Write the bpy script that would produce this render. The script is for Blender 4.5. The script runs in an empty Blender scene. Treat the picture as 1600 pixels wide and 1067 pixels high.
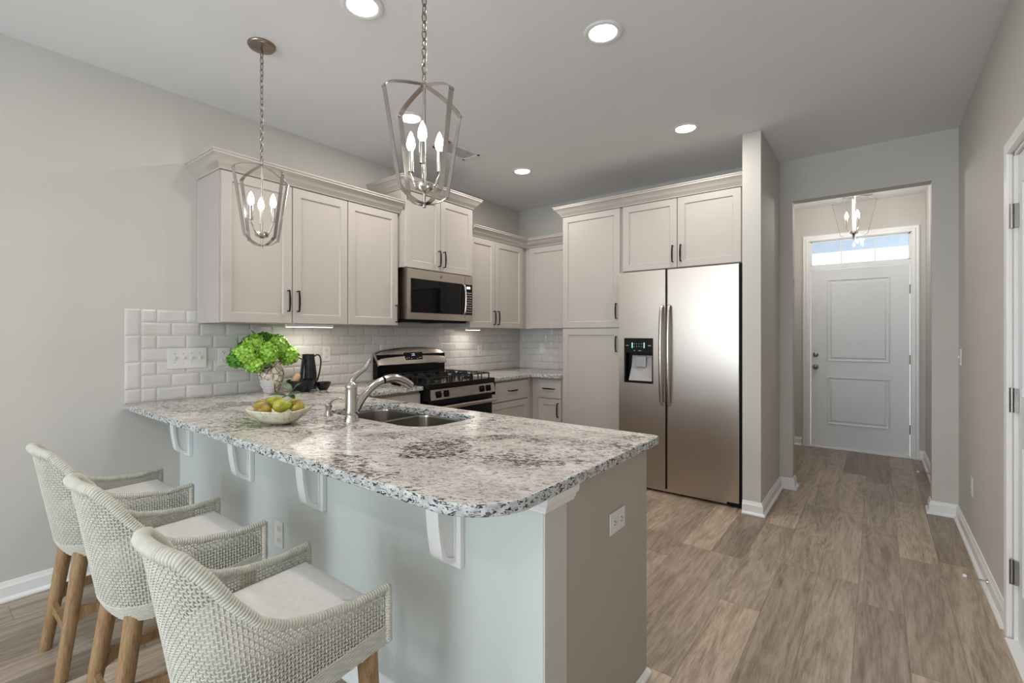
import bpy, bmesh, math, random
from mathutils import Vector, Matrix
PI = math.pi
random.seed(7)
scn = bpy.context.scene
COL = scn.collection
# ------------------------------------------------------------------ camera
cd = bpy.data.cameras.new('camera'); cam = bpy.data.objects.new('camera', cd); COL.objects.link(cam)
cam.location = (3.364, -4.629, 1.309)
cam.rotation_euler = (PI/2, 0, math.radians(38.394))
cd.sensor_width = 36; cd.lens = 744.85/1600*36
cd.shift_x = 20.0/1600; cd.shift_y = -10.87/1600
cd.clip_start = 0.02
scn.camera = cam
# ------------------------------------------------------------------ view, world
scn.view_settings.view_transform = 'Standard'; scn.view_settings.look = 'None'
scn.view_settings.gamma = 1; scn.view_settings.use_curve_mapping = False
EXPOSURE = -0.05
scn.view_settings.exposure = EXPOSURE
scn.cycles.use_denoising = True
scn.cycles.max_bounces = 8; scn.cycles.diffuse_bounces = 5; scn.cycles.glossy_bounces = 4
scn.cycles.sample_clamp_indirect = 6
w = bpy.data.worlds.new('world'); scn.world = w; w.use_nodes = True
w.node_tree.nodes['Background'].inputs[0].default_value = (0.90, 0.95, 1.0, 1)
w.node_tree.nodes['Background'].inputs[1].default_value = 2.2
# ------------------------------------------------------------------ room numbers
H = 2.785; XR = 3.821; YF = 0.071; YD = 2.017; YB = -8.6
def area_light(name, loc, rot, sx, sy, power, color, spread=PI):
    l = bpy.data.lights.new(name, 'AREA'); l.shape = 'RECTANGLE'; l.size = sx; l.size_y = sy
    l.energy = power; l.color = color; l.spread = spread
    o = bpy.data.objects.new(name, l); o.location = loc; o.rotation_euler = rot; COL.objects.link(o); return o
# daylight entering through the windows of the far end of the room (outside the glass)
WINS = [(0.20, 0.90, 1.15, 2.30), (1.5, 3.6, 0.35, 2.45)]        # x0,x1,z0,z1 in wall_rear, unseen; the second is widened to soften the light
for i, (a, b, c, d) in enumerate(WINS):
    area_light('daylight', ((a+b)/2, YB-0.25, (c+d)/2), (PI/2, 0, 0), b-a, d-c, (42, 135)[i], (0.94, 0.975, 1.0))
SIDE = [(-7.9, -6.7, .75, 2.35)]                                   # window in wall_left behind the camera
for (a, b, c, d) in SIDE:
    area_light('daylight', (-0.25, (a+b)/2, (c+d)/2), (PI/2, 0, -PI/2), b-a, d-c, 135, (0.94, 0.975, 1.0))
# ------------------------------------------------------------------ materials
def mat(name):
    m = bpy.data.materials.new(name); m.use_nodes = True
    nt = m.node_tree; return m, nt, nt.nodes['Principled BSDF']
def N(nt, t, **k):
    n = nt.nodes.new(t)
    for a, b in k.items():
        if a.startswith('i_'): n.inputs[a[2:].replace('_', ' ')].default_value = b
        else: setattr(n, a, b)
    return n
def L(nt, a, b): nt.links.new(a, b)
def ramp(nt, fac, stops, interp='LINEAR'):
    r = nt.nodes.new('ShaderNodeValToRGB'); r.color_ramp.interpolation = interp
    e = r.color_ramp.elements
    while len(e) < len(stops): e.new(0.5)
    for x, (p, c) in zip(e, stops):
        x.position = p; x.color = (c[0], c[1], c[2], 1) if len(c) == 3 else c
    L(nt, fac, r.inputs[0]); return r.outputs[0]
def mix(nt, fac, a, b, mode='MIX'):
    m = nt.nodes.new('ShaderNodeMix'); m.data_type = 'RGBA'; m.blend_type = mode
    for s, v in ((m.inputs[0], fac), (m.inputs[6], a), (m.inputs[7], b)):
        if hasattr(v, 'links'): L(nt, v, s)
        elif isinstance(v, (int, float)): s.default_value = v
        else: s.default_value = (v[0], v[1], v[2], 1)
    return m.outputs[2]
def mth(nt, op, a, b=None, c=None):
    m = nt.nodes.new('ShaderNodeMath'); m.operation = op
    for i, v in enumerate((a, b, c)):
        if v is None: continue
        if hasattr(v, 'links'): L(nt, v, m.inputs[i])
        else: m.inputs[i].default_value = v
    return m.outputs[0]
def pos(nt, obj=False, scale=(1, 1, 1), rot=(0, 0, 0)):
    if obj: s = nt.nodes.new('ShaderNodeTexCoord').outputs['Object']
    else: s = nt.nodes.new('ShaderNodeNewGeometry').outputs['Position']
    mp = nt.nodes.new('ShaderNodeMapping'); mp.inputs['Scale'].default_value = scale; mp.inputs['Rotation'].default_value = rot
    L(nt, s, mp.inputs[0]); return mp.outputs[0]
def noise(nt, vec, scale, detail=3, rough=.5, dist=0):
    n = N(nt, 'ShaderNodeTexNoise'); n.inputs['Scale'].default_value = scale; n.inputs['Detail'].default_value = detail
    n.inputs['Roughness'].default_value = rough; n.inputs['Distortion'].default_value = dist
    L(nt, vec, n.inputs['Vector']); return n.outputs['Fac']
def bump(nt, b, h, strength=.2, dist=.002):
    n = N(nt, 'ShaderNodeBump'); n.inputs['Strength'].default_value = strength; n.inputs['Distance'].default_value = dist
    L(nt, h, n.inputs['Height']); L(nt, n.outputs[0], b.inputs['Normal'])
def plain(name, c, rough=.5, metal=0, var=.04, scale=12, bmp=0, emis=None, es=0, coat=0):
    m, nt, b = mat(name)
    n = noise(nt, pos(nt, True), scale, 3)
    c2 = tuple(max(0, x*(1-var)) for x in c); c3 = tuple(min(1, x*(1+var)) for x in c)
    L(nt, ramp(nt, n, [(.3, c2), (.7, c3)]), b.inputs['Base Color'])
    if max(c) < .03: b.inputs['Specular IOR Level'].default_value = .22
    b.inputs['Roughness'].default_value = rough; b.inputs['Metallic'].default_value = metal
    b.inputs['Coat Weight'].default_value = coat
    if bmp: bump(nt, b, noise(nt, pos(nt, True), scale*12, 2), bmp, .001)
    if emis: b.inputs['Emission Color'].default_value = (*emis, 1); b.inputs['Emission Strength'].default_value = es
    return m
M = {}
M['wall'] = plain('wall_paint', (.56, .54, .505), .75, var=.012, scale=3, bmp=.06)
M['ceil'] = plain('ceiling_paint', (.775, .785, .805), .85, var=.012, scale=3, bmp=.08)
M['white'] = plain('white_trim_paint', (.80, .80, .79), .35, var=.01)
M['doorw'] = plain('door_paint', (.74, .75, .76), .38, var=.01)
M['half'] = plain('half_wall_paint', (.55, .585, .565), .6, var=.012, scale=3)
M['cab'] = plain('cabinet_paint', (.455, .42, .385), .38, var=.012, scale=4)
M['panel'] = plain('end_panel_paint', (.42, .375, .32), .5, var=.015, scale=4)
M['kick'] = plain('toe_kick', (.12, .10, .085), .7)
M['blackm'] = plain('black_handle_metal', (.018, .016, .015), .35, .6)
M['black'] = plain('black_enamel', (.005, .005, .005), .22, 0)
M['blackglass'] = plain('black_glass', (.004, .004, .005), .04, 0)
M['iron'] = plain('cast_iron', (.02, .02, .02), .38, .3, bmp=.2)
M['rubber'] = plain('dark_gasket', (.006, .006, .006), .7)
M['plate'] = plain('plate_plastic', (.72, .705, .68), .3, var=.01)
M['slot'] = plain('slot_dark', (.03, .03, .03), .6)
M['greyp'] = plain('grey_plastic', (.36, .35, .35), .35)
M['nickel'] = plain('brushed_nickel', (.52, .495, .465), .20, 1, var=.06, scale=30)
M['bronze'] = plain('aged_nickel', (.30, .25, .21), .28, 1, var=.06, scale=30)
M['chrome'] = plain('chrome', (.80, .80, .80), .1, 1)
M['hinge'] = plain('hinge_metal', (.33, .32, .30), .32, 1)
M['blackcer'] = plain('black_ceramic', (.010, .011, .013), .22, 0, var=.3, scale=30, coat=.3)
M['bread'] = plain('tan_crust', (.50, .30, .17), .7, var=.2, scale=40)
M['rope'] = plain('pale_rope', (.535, .52, .455), .7, var=.07, scale=25)
M['lampw'] = plain('lamp_trim_white', (.80, .80, .80), .4)
M['screen'] = plain('display_glow', (.6, .7, .8), .3, emis=(.75, .85, 1), es=2.2)
M['icy'] = plain('display_cyan', (.3, .6, .7), .3, emis=(.35, .85, 1), es=1.3)
M['lens'] = plain('lamp_lens', (1, 1, 1), .3, emis=(1, .955, .90), es=9)
M['bulb'] = plain('bulb_glow', (1, 1, 1), .3, emis=(1, .93, .84), es=14)
M['ucl'] = plain('strip_glow', (1, 1, 1), .3, emis=(1, .95, .88), es=5)
M['frost'] = plain('exterior_white', (.85, .87, .9), .7)
M['soffit'] = plain('porch_soffit', (.36, .40, .44), .8)
def steel(name, c, rough, axis, c2=None):
    m, nt, b = mat(name)
    sc = {'x': (2, 160, 160), 'y': (160, 2, 160), 'z': (160, 160, 2)}[axis]
    n = noise(nt, pos(nt, False, sc), 1.0, 3)
    g = noise(nt, pos(nt), 110, 2)
    f = mth(nt, 'MULTIPLY_ADD', g, .5, mth(nt, 'MULTIPLY', n, .5))
    L(nt, ramp(nt, f, [(.3, tuple(x*.93 for x in c)), (.7, c)]), b.inputs['Base Color'])
    L(nt, mth(nt, 'MULTIPLY_ADD', n, .08, rough-.04), b.inputs['Roughness'])
    b.inputs['Metallic'].default_value = 1
    return m
M['steel'] = steel('stainless_steel', (.56, .51, .46), .26, 'y')
M['fridge'] = steel('fridge_stainless', (.56, .50, .45), .30, 'x')
M['sink'] = steel('sink_steel', (.50, .47, .44), .22, 'z')
# granite
def granite():
    m, nt, b = mat('granite')
    P = pos(nt)
    def along(k, kz=2.0, ang=.62):
        r_ = pos(nt, rot=(0, 0, -ang)); mp = nt.nodes.new('ShaderNodeMapping'); mp.inputs['Scale'].default_value = (1, k, kz); L(nt, r_, mp.inputs[0]); return mp.outputs[0]
    # colour field
    base = ramp(nt, noise(nt, pos(nt, scale=(1, 1.6, 1)), 7, 4, .6, .5), [(.3, (.46, .425, .39)), (.5, (.60, .565, .53)), (.7, (.71, .685, .655))])
    vein = noise(nt, along(1.8), 24, 5, .65, 1.2)
    base = mix(nt, ramp(nt, vein, [(.52, (0, 0, 0)), (.62, (.7, .7, .7))]), base, (.36, .32, .30))
    # clusters of dark flakes
    mask = noise(nt, along(1.25, 1), 2.3, 5, .62, 1.0)
    fl = noise(nt, along(1.9), 44, 3, .6, 1.1)
    th = mth(nt, 'SUBTRACT', fl, ramp(nt, mask, [(.42, (.63, .63, .63)), (.52, (.545, .545, .545)), (.60, (.48, .48, .48)), (.7, (.45, .45, .45))]))
    dk = ramp(nt, th, [(.0, (0, 0, 0)), (.035, (1, 1, 1))])
    dcol = ramp(nt, noise(nt, P, 14, 2), [(.4, (.018, .016, .018)), (.55, (.055, .034, .026)), (.7, (.12, .08, .06))])
    st = noise(nt, along(2.2), 62, 3, .6, .8)
    base = mix(nt, ramp(nt, st, [(.56, (0, 0, 0)), (.62, (.85, .85, .85))]), base, (.21, .18, .16))
    top = mix(nt, dk, base, dcol)
    # polished edge: larger blue-black flakes
    v = N(nt, 'ShaderNodeTexVoronoi'); v.feature = 'F1'; v.inputs['Scale'].default_value = 62; L(nt, pos(nt, scale=(1, 1, 1.3), rot=(.5, .3, .2)), v.inputs['Vector'])
    ef = noise(nt, pos(nt, scale=(1, 1, 2.2), rot=(.5, .6, .3)), 62, 2, .6, 1.0)
    ed = ramp(nt, ef, [(.545, (0, 0, 0)), (.575, (1, 1, 1))])
    eb = ramp(nt, noise(nt, P, 40, 3), [(.3, (.33, .34, .335)), (.65, (.60, .61, .60))])
    edge = mix(nt, ed, eb, ramp(nt, noise(nt, P, 25, 1), [(.45, (.012, .018, .03)), (.6, (.10, .09, .085))]))
    g = nt.nodes.new('ShaderNodeNewGeometry'); s = nt.nodes.new('ShaderNodeSeparateXYZ'); L(nt, g.outputs['True Normal'], s.inputs[0])
    up = ramp(nt, s.outputs['Z'], [(.8, (0, 0, 0)), (.95, (1, 1, 1))])
    L(nt, mix(nt, up, edge, top), b.inputs['Base Color'])
    b.inputs['Roughness'].default_value = .20
    return m
M['granite'] = granite()
# plank floor, planks run along Y
def planks():
    m, nt, b = mat('floor_planks')
    g = nt.nodes.new('ShaderNodeNewGeometry'); s = nt.nodes.new('ShaderNodeSeparateXYZ'); L(nt, g.outputs['Position'], s.inputs[0])
    X, Y = s.outputs['X'], s.outputs['Y']
    xs = mth(nt, 'DIVIDE', mth(nt, 'ADD', X, 20.03), .178); row = mth(nt, 'FLOOR', xs)
    wn = N(nt, 'ShaderNodeTexWhiteNoise'); wn.noise_dimensions = '1D'; L(nt, row, wn.inputs['W'])
    ys = mth(nt, 'ADD', mth(nt, 'DIVIDE', mth(nt, 'ADD', Y, 20), 1.22), mth(nt, 'MULTIPLY', wn.outputs['Value'], 7.3))
    col = mth(nt, 'FLOOR', ys)
    cb = nt.nodes.new('ShaderNodeCombineXYZ'); L(nt, row, cb.inputs[0]); L(nt, col, cb.inputs[1])
    w2 = N(nt, 'ShaderNodeTexWhiteNoise'); w2.noise_dimensions = '2D'; L(nt, cb.outputs[0], w2.inputs['Vector'])
    idv = w2.outputs['Value']
    # grain coords offset per plank
    off = nt.nodes.new('ShaderNodeVectorMath'); off.operation = 'MULTIPLY_ADD'
    L(nt, w2.outputs['Color'], off.inputs[0]); off.inputs[1].default_value = (9, 9, 9)
    sc = nt.nodes.new('ShaderNodeMapping'); sc.inputs['Scale'].default_value = (1, .075, 1); L(nt, g.outputs['Position'], sc.inputs[0])
    L(nt, sc.outputs[0], off.inputs[2])
    V = off.outputs[0]
    n1 = noise(nt, V, 10, 5, .62, 1.6)
    sc2 = nt.nodes.new('ShaderNodeMapping'); sc2.inputs['Scale'].default_value = (1, .17, 1); L(nt, g.outputs['Position'], sc2.inputs[0])
    of2 = nt.nodes.new('ShaderNodeVectorMath'); of2.operation = 'MULTIPLY_ADD'; L(nt, w2.outputs['Color'], of2.inputs[0]); of2.inputs[1].default_value = (7, 7, 7); L(nt, sc2.outputs[0], of2.inputs[2])
    K = of2.outputs[0]
    # cathedral figure: contour lines of a soft stretched field
    ct = noise(nt, K, 4.2, 2, .5, .3)
    wv = mth(nt, 'SINE', mth(nt, 'MULTIPLY', ct, 95))
    n2 = noise(nt, V, 120, 4, .75, .3)
    f = mth(nt, 'ADD', mth(nt, 'MULTIPLY', n1, .50), mth(nt, 'ADD', mth(nt, 'MULTIPLY', wv, .030), mth(nt, 'MULTIPLY', n2, .50)))
    grain = ramp(nt, f, [(.30, (.12, .085, .058)), (.44, (.265, .205, .150)), (.56, (.385, .312, .243)), (.74, (.50, .42, .34))])
    tone = ramp(nt, idv, [(0, (.70, .68, .68)), (.5, (1.04, 1.03, 1.03)), (1, (1.40, 1.38, 1.36))])
    c = mix(nt, 1.0, grain, tone, 'MULTIPLY')
    kn = noise(nt, K, 5.5, 2, .5, .5)
    c = mix(nt, ramp(nt, kn, [(.70, (0, 0, 0)), (.78, (.7, .7, .7))]), c, (.10, .07, .05))
    fx = mth(nt, 'FRACT', xs); fy = mth(nt, 'FRACT', ys)
    ex = mth(nt, 'MINIMUM', fx, mth(nt, 'SUBTRACT', 1, fx)); ey = mth(nt, 'MINIMUM', fy, mth(nt, 'SUBTRACT', 1, fy))
    e = mth(nt, 'MINIMUM', mth(nt, 'LESS_THAN', .0085, ex), mth(nt, 'LESS_THAN', .0014, ey))
    c = mix(nt, e, mix(nt, .45, c, (.05, .04, .03)), c)
    L(nt, c, b.inputs['Base Color'])
    L(nt, mth(nt, 'MULTIPLY_ADD', n2, .12, .30), b.inputs['Roughness'])
    bump(nt, b, f, .12, .002)
    return m
M['floor'] = planks()
def tile_mat():
    m, nt, b = mat('subway_tile')
    n = noise(nt, pos(nt), 6, 2)
    L(nt, ramp(nt, n, [(.3, (.60, .575, .55)), (.7, (.66, .64, .615))]), b.inputs['Base Color'])
    b.inputs['Roughness'].default_value = .12
    bump(nt, b, noise(nt, pos(nt), 18, 2), .08, .004)
    return m
M['tile'] = tile_mat()
M['grout'] = plain('grout', (.50, .48, .46), .8, var=.05, scale=60)
def oak():
    m, nt, b = mat('oak_legs')
    V = pos(nt, True, (1, 1, .12))
    n1 = noise(nt, V, 60, 4, .65, 1.0); n2 = noise(nt, V, 260, 3, .6)
    f = mth(nt, 'ADD', mth(nt, 'MULTIPLY', n1, .6), mth(nt, 'MULTIPLY', n2, .4))
    L(nt, ramp(nt, f, [(.3, (.13, .068, .028)), (.5, (.30, .18, .085)), (.7, (.42, .275, .145))]), b.inputs['Base Color'])
    b.inputs['Roughness'].default_value = .5; bump(nt, b, f, .25, .002)
    return m
M['oak'] = oak()
def fabric():
    m, nt, b = mat('linen_cushion')
    P = pos(nt, True)
    ws = []
    for d in ('X', 'Y'):
        wv = N(nt, 'ShaderNodeTexWave'); wv.bands_direction = d; wv.inputs['Scale'].default_value = 160; wv.inputs['Distortion'].default_value = 1.0
        L(nt, P, wv.inputs['Vector']); ws.append(wv.outputs['Fac'])
    h = mth(nt, 'MULTIPLY', ws[0], ws[1])
    L(nt, ramp(nt, noise(nt, P, 60, 3), [(.3, (.74, .72, .69)), (.7, (.80, .78, .75))]), b.inputs['Base Color'])
    b.inputs['Roughness'].default_value = .9; b.inputs['Sheen Weight'].default_value = .2
    bump(nt, b, h, .25, .001); return m
M['linen'] = fabric()
def marble():
    m, nt, b = mat('cream_stone')
    P = pos(nt, True)
    v = noise(nt, P, 22, 5, .7, 1.5)
    L(nt, ramp(nt, v, [(.35, (.33, .28, .17)), (.48, (.60, .56, .44)), (.7, (.74, .71, .60))]), b.inputs['Base Color'])
    b.inputs['Roughness'].default_value = .3; return m
M['marble'] = marble()
def crackle():
    m, nt, b = mat('crackled_glaze')
    P = pos(nt, True)
    v = N(nt, 'ShaderNodeTexVoronoi'); v.feature = 'DISTANCE_TO_EDGE'; v.inputs['Scale'].default_value = 24
    ad = nt.nodes.new('ShaderNodeVectorMath'); ad.operation = 'MULTIPLY_ADD'; nn = N(nt, 'ShaderNodeTexNoise'); nn.inputs['Scale'].default_value = 30; L(nt, P, nn.inputs['Vector'])
    L(nt, nn.outputs['Color'], ad.inputs[0]); ad.inputs[1].default_value = (.02, .02, .02); L(nt, P, ad.inputs[2]); L(nt, ad.outputs[0], v.inputs['Vector'])
    base = ramp(nt, noise(nt, P, 25, 4), [(.35, (.40, .33, .22)), (.55, (.66, .61, .50)), (.7, (.74, .70, .60))])
    L(nt, mix(nt, ramp(nt, v.outputs['Distance'], [(.02, (1, 1, 1)), (.06, (0, 0, 0))]), base, (.035, .028, .02)), b.inputs['Base Color'])
    b.inputs['Roughness'].default_value = .22; return m
M['crackle'] = crackle()
def plaid():
    m, nt, b = mat('checked_cloth')
    P = pos(nt, True); s = nt.nodes.new('ShaderNodeSeparateXYZ'); L(nt, P, s.inputs[0])
    a = mth(nt, 'LESS_THAN', mth(nt, 'FRACT', mth(nt, 'MULTIPLY', mth(nt, 'ADD', s.outputs['X'], s.outputs['Y']), 75)), .16)
    c = mth(nt, 'LESS_THAN', mth(nt, 'FRACT', mth(nt, 'MULTIPLY', s.outputs['Z'], 110)), .2)
    L(nt, mix(nt, mth(nt, 'MAXIMUM', a, c), (.72, .70, .68), (.12, .12, .16)), b.inputs['Base Color'])
    b.inputs['Roughness'].default_value = .9; return m
M['plaid'] = plaid()
def two(name, a, c2, scale, rough=.45, coat=0):
    m, nt, b = mat(name)
    L(nt, ramp(nt, noise(nt, pos(nt, True), scale, 4, .6), [(.38, a), (.62, c2)]), b.inputs['Base Color'])
    b.inputs['Roughness'].default_value = rough; b.inputs['Coat Weight'].default_value = coat; return m
M['pear'] = two('pear_green', (.20, .21, .015), (.42, .40, .035), 30, .35)
M['pearred'] = two('pear_russet', (.20, .085, .02), (.36, .30, .03), 22, .4)
M['stem'] = plain('pear_stem', (.06, .035, .02), .7)
M['leaf'] = two('leaf_green', (.015, .05, .012), (.05, .13, .025), 40, .4)
M['petal'] = two('petal_green', (.16, .40, .02), (.42, .68, .10), 60, .5)
M['petal2'] = two('petal_dark_green', (.04, .16, .01), (.14, .36, .03), 60, .5)
def glass():
    m, nt, b = mat('window_glass')
    t = nt.nodes.new('ShaderNodeBsdfTransparent'); gl = nt.nodes.new('ShaderNodeBsdfGlossy'); gl.inputs['Roughness'].default_value = .03
    mx = nt.nodes.new('ShaderNodeMixShader'); fr = nt.nodes.new('ShaderNodeFresnel'); fr.inputs[0].default_value = 1.3
    t.inputs[0].default_value = (.9, .94, .97, 1)
    L(nt, fr.outputs[0], mx.inputs[0]); L(nt, t.outputs[0], mx.inputs[1]); L(nt, gl.outputs[0], mx.inputs[2])
    L(nt, mx.outputs[0], nt.nodes['Material Output'].inputs[0]); return m
M['glass'] = glass()
# ------------------------------------------------------------------ mesh helpers
class MB:
    def __init__(s): s.bm = bmesh.new()
    def box(s, a, b, bev=0, seg=2):
        a = Vector(a); b = Vector(b)
        r = bmesh.ops.create_cube(s.bm, size=1)
        vs = r['verts']; c = (a+b)/2; d = b-a
        for v in vs: v.co = Vector((v.co.x*abs(d.x), v.co.y*abs(d.y), v.co.z*abs(d.z)))+c
        if bev:
            es = list({e for v in vs for e in v.link_edges})
            bmesh.ops.bevel(s.bm, geom=es, offset=bev, segments=seg, profile=.6, affect='EDGES')
        return s
    def loops(s, loops, close=False, cap=True, wrap=True):
        """skin consecutive vertex loops"""
        rings = [[s.bm.verts.new(p) for p in l] for l in loops]
        n = len(rings[0])
        pairs = list(zip(rings, rings[1:]))
        if close: pairs.append((rings[-1], rings[0]))
        for A, B in pairs:
            for i in range(n if wrap else n-1):
                j = (i+1) % n
                try: s.bm.faces.new((A[i], A[j], B[j], B[i]))
                except ValueError: pass
        if cap and not close and wrap:
            for r in (rings[0], rings[-1]):
                try: s.bm.faces.new(r)
                except ValueError: pass
        return s
    def tube(s, pts, r, n=8, closed=False, flat=None, up=None):
        pts = [Vector(p) for p in pts]; m = len(pts); L_ = []
        ref = None
        for i, p in enumerate(pts):
            if closed: t = (pts[(i+1) % m]-pts[i-1])
            else: t = pts[min(i+1, m-1)]-pts[max(i-1, 0)]
            t.normalize()
            if up is not None: a = Vector(up)-t*t.dot(Vector(up))
            elif ref is None: a = Vector((0, 0, 1)) if abs(t.z) < .9 else Vector((1, 0, 0)); a = a-t*t.dot(a)
            else: a = ref-t*t.dot(ref)
            a.normalize(); ref = a; b = t.cross(a)
            rr = r(i/(m-1)) if callable(r) else r
            ra, rb = (rr, rr) if flat is None else flat
            L_.append([p+a*math.cos(2*PI*k/n)*ra+b*math.sin(2*PI*k/n)*rb for k in range(n)])
        s.loops(L_, close=closed); return s
    def band(s, pts, wdt, thk, nrm, closed=False):
        """flat strip: width along nrm, thickness in plane"""
        pts = [Vector(p) for p in pts]; m = len(pts); nrm = Vector(nrm).normalized(); L_ = []
        for i, p in enumerate(pts):
            t = (pts[(i+1) % m]-pts[i-1]) if closed else pts[min(i+1, m-1)]-pts[max(i-1, 0)]
            t.normalize(); o = t.cross(nrm).normalized()*thk/2; q = nrm*wdt/2
            L_.append([p+o+q, p+o-q, p-o-q, p-o+q])
        s.loops(L_, close=closed); return s
    def lathe(s, prof, c=(0, 0, 0), n=24, ax='z', sx=1, sy=1, close=False):
        c = Vector(c); L_ = []
        for r, h in prof:
            ring = []
            for k in range(n):
                a = 2*PI*k/n; x, y = r*math.cos(a)*sx, r*math.sin(a)*sy
                v = {'z': (x, y, h), 'x': (h, x, y), 'y': (y, h, x)}[ax]
                ring.append(c+Vector(v))
            L_.append(ring)
        s.loops(L_, close=close); return s
    def prism(s, poly, ax, a, b, bev=0):
        """poly in the two remaining axes (in xyz order)"""
        def V(p, h): return {'x': (h, p[0], p[1]), 'y': (p[0], h, p[1]), 'z': (p[0], p[1], h)}[ax]
        n0 = len(s.bm.verts)
        s.loops([[V(p, a) for p in poly], [V(p, b) for p in poly]])
        if bev:
            s.bm.verts.ensure_lookup_table(); vs = s.bm.verts[n0:]
            es = list({e for v in vs for e in v.link_edges})
            bmesh.ops.bevel(s.bm, geom=es, offset=bev, segments=2, profile=.6, affect='EDGES')
        return s
    def sweep(s, prof, path, z=0, side=1):
        """prof: (out, up) list; path: plan points; mitred; out = left normal * side"""
        P = [Vector((p[0], p[1])) for p in path]; L_ = []
        for i, p in enumerate(P):
            d0 = (P[i]-P[i-1]).normalized() if i > 0 else None
            d1 = (P[i+1]-P[i]).normalized() if i < len(P)-1 else None
            n0 = Vector((-d0.y, d0.x))*side if d0 else None; n1 = Vector((-d1.y, d1.x))*side if d1 else None
            if n0 is None: n = n1
            elif n1 is None: n = n0
            else:
                n = (n0+n1).normalized(); n = n/max(.2, n.dot(n0))
            L_.append([Vector((p.x+n.x*o, p.y+n.y*o, z+u)) for o, u in prof])
        s.loops(L_); return s
    def xf(s, m):
        bmesh.ops.transform(s.bm, matrix=m, verts=s.bm.verts); return s
    def build(s, name, mt, root=None, smooth=50, wor=None):
        bmesh.ops.recalc_face_normals(s.bm, faces=s.bm.faces)
        me = bpy.data.meshes.new(name)
        if root is not None:
            w_ = wloc(root); bmesh.ops.translate(s.bm, verts=s.bm.verts, vec=-w_)
        s.bm.to_mesh(me); s.bm.free()
        me.materials.append(mt if not isinstance(mt, str) else M[mt])
        if smooth:
            for p in me.polygons: p.use_smooth = True
            me.set_sharp_from_angle(angle=math.radians(smooth))
        o = bpy.data.objects.new(name, me); COL.objects.link(o)
        if smooth and len(me.polygons) < 9000:
            wn = o.modifiers.new('face_weighted_normals', 'WEIGHTED_NORMAL'); wn.keep_sharp = True; wn.weight = 100
        if root is not None: o.parent = root
        return o
def wloc(o):
    v = Vector((0, 0, 0))
    while o is not None: v += o.location; o = o.parent
    return v
def tag(o, label=None, cat=None, group=None, kind=None):
    if label: o['label'] = label
    if cat: o['category'] = cat
    if group: o['group'] = group
    if kind: o['kind'] = kind
    return o
def empty(name, loc, label=None, cat=None, group=None, kind=None, rz=0):
    o = bpy.data.objects.new(name, None); COL.objects.link(o); o.location = loc; o.rotation_euler = (0, 0, rz)
    o.empty_display_size = .05
    return tag(o, label, cat, group, kind)
def struct(name, mb, mt, smooth=40): return tag(mb.build(name, mt, None, smooth), kind='structure')
def single(name, mb, mt, label, cat, group=None, loc=None):
    """a one-mesh thing; origin moved to loc"""
    if loc is None:
        xs = [v.co for v in mb.bm.verts]
        loc = Vector(((min(v.x for v in xs)+max(v.x for v in xs))/2, (min(v.y for v in xs)+max(v.y for v in xs))/2, min(v.z for v in xs)))
    loc = Vector(loc); bmesh.ops.translate(mb.bm, verts=mb.bm.verts, vec=-loc)
    o = mb.build(name, mt); o.location = loc
    return tag(o, label, cat, group)
def dup(root, loc, rz=None, label=None, group=None):
    r = root.copy(); COL.objects.link(r); r.location = loc
    if rz is not None: r.rotation_euler = (0, 0, rz)
    if label: r['label'] = label
    if group: r['group'] = group
    def rec(a, b):
        for ch in list(a.children):
            c = ch.copy(); COL.objects.link(c); c.parent = b; rec(ch, c)
    rec(root, r); return r
RX = Matrix(((0, 0, 1, 0), (1, 0, 0, 0), (0, 1, 0, 0), (0, 0, 0, 1)))     # local (u,w,n) -> u=+y, w=z, n=+x
RY = Matrix(((1, 0, 0, 0), (0, 0, -1, 0), (0, 1, 0, 0), (0, 0, 0, 1)))    # u=+x, w=z, n=-y
def at(face, plane):
    """matrix taking (u, w, n) to the world on a face plane"""
    if face == 'x': return Matrix.Translation((plane, 0, 0)) @ RX
    if face == 'y': return Matrix.Translation((0, plane, 0)) @ RY
    if face == '-x': return Matrix.Translation((plane, 0, 0)) @ Matrix(((0, 0, -1, 0), (-1, 0, 0, 0), (0, 1, 0, 0), (0, 0, 0, 1)))
    if face == '+y': return Matrix.Translation((0, plane, 0)) @ Matrix(((-1, 0, 0, 0), (0, 0, 1, 0), (0, 1, 0, 0), (0, 0, 0, 1)))
def panel_door(mb, u0, w0, u1, w1, t=.020, fr=.057, rec=.009, slope=.006, edge=.002):
    """shaker door front as one closed mesh in (u,w,n)"""
    def R(i, n): return [(u0+i, w0+i, n), (u1-i, w0+i, n), (u1-i, w1-i, n), (u0+i, w1-i, n)]
    mb.loops([R(0, 0), R(0, t-edge), R(edge, t), R(fr, t), R(fr+.001, t-.003), R(fr+slope, t-rec), R(fr+slope+.001, t-rec)])
def bar_pull(mb, u, w, ln=.14, vert=True, n0=0):
    """slender arched pull standing off a front"""
    pts = []
    for k in range(13):
        s_ = -1+2*k/12; off = n0+.026+.006*(1-s_*s_)
        pts.append((u, w+s_*ln/2, off) if vert else (u+s_*ln/2, w, off))
    mb.tube(pts, lambda f: .0052+.0020*math.cos(PI*(f-.5)), 8)
    for s_ in (-1, 1):
        a = (u, w+s_*(ln/2-.004), n0) if vert else (u+s_*(ln/2-.004), w, n0)
        b = (a[0], a[1], n0+.028)
        mb.tube([a, b], .0045, 8)
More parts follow.
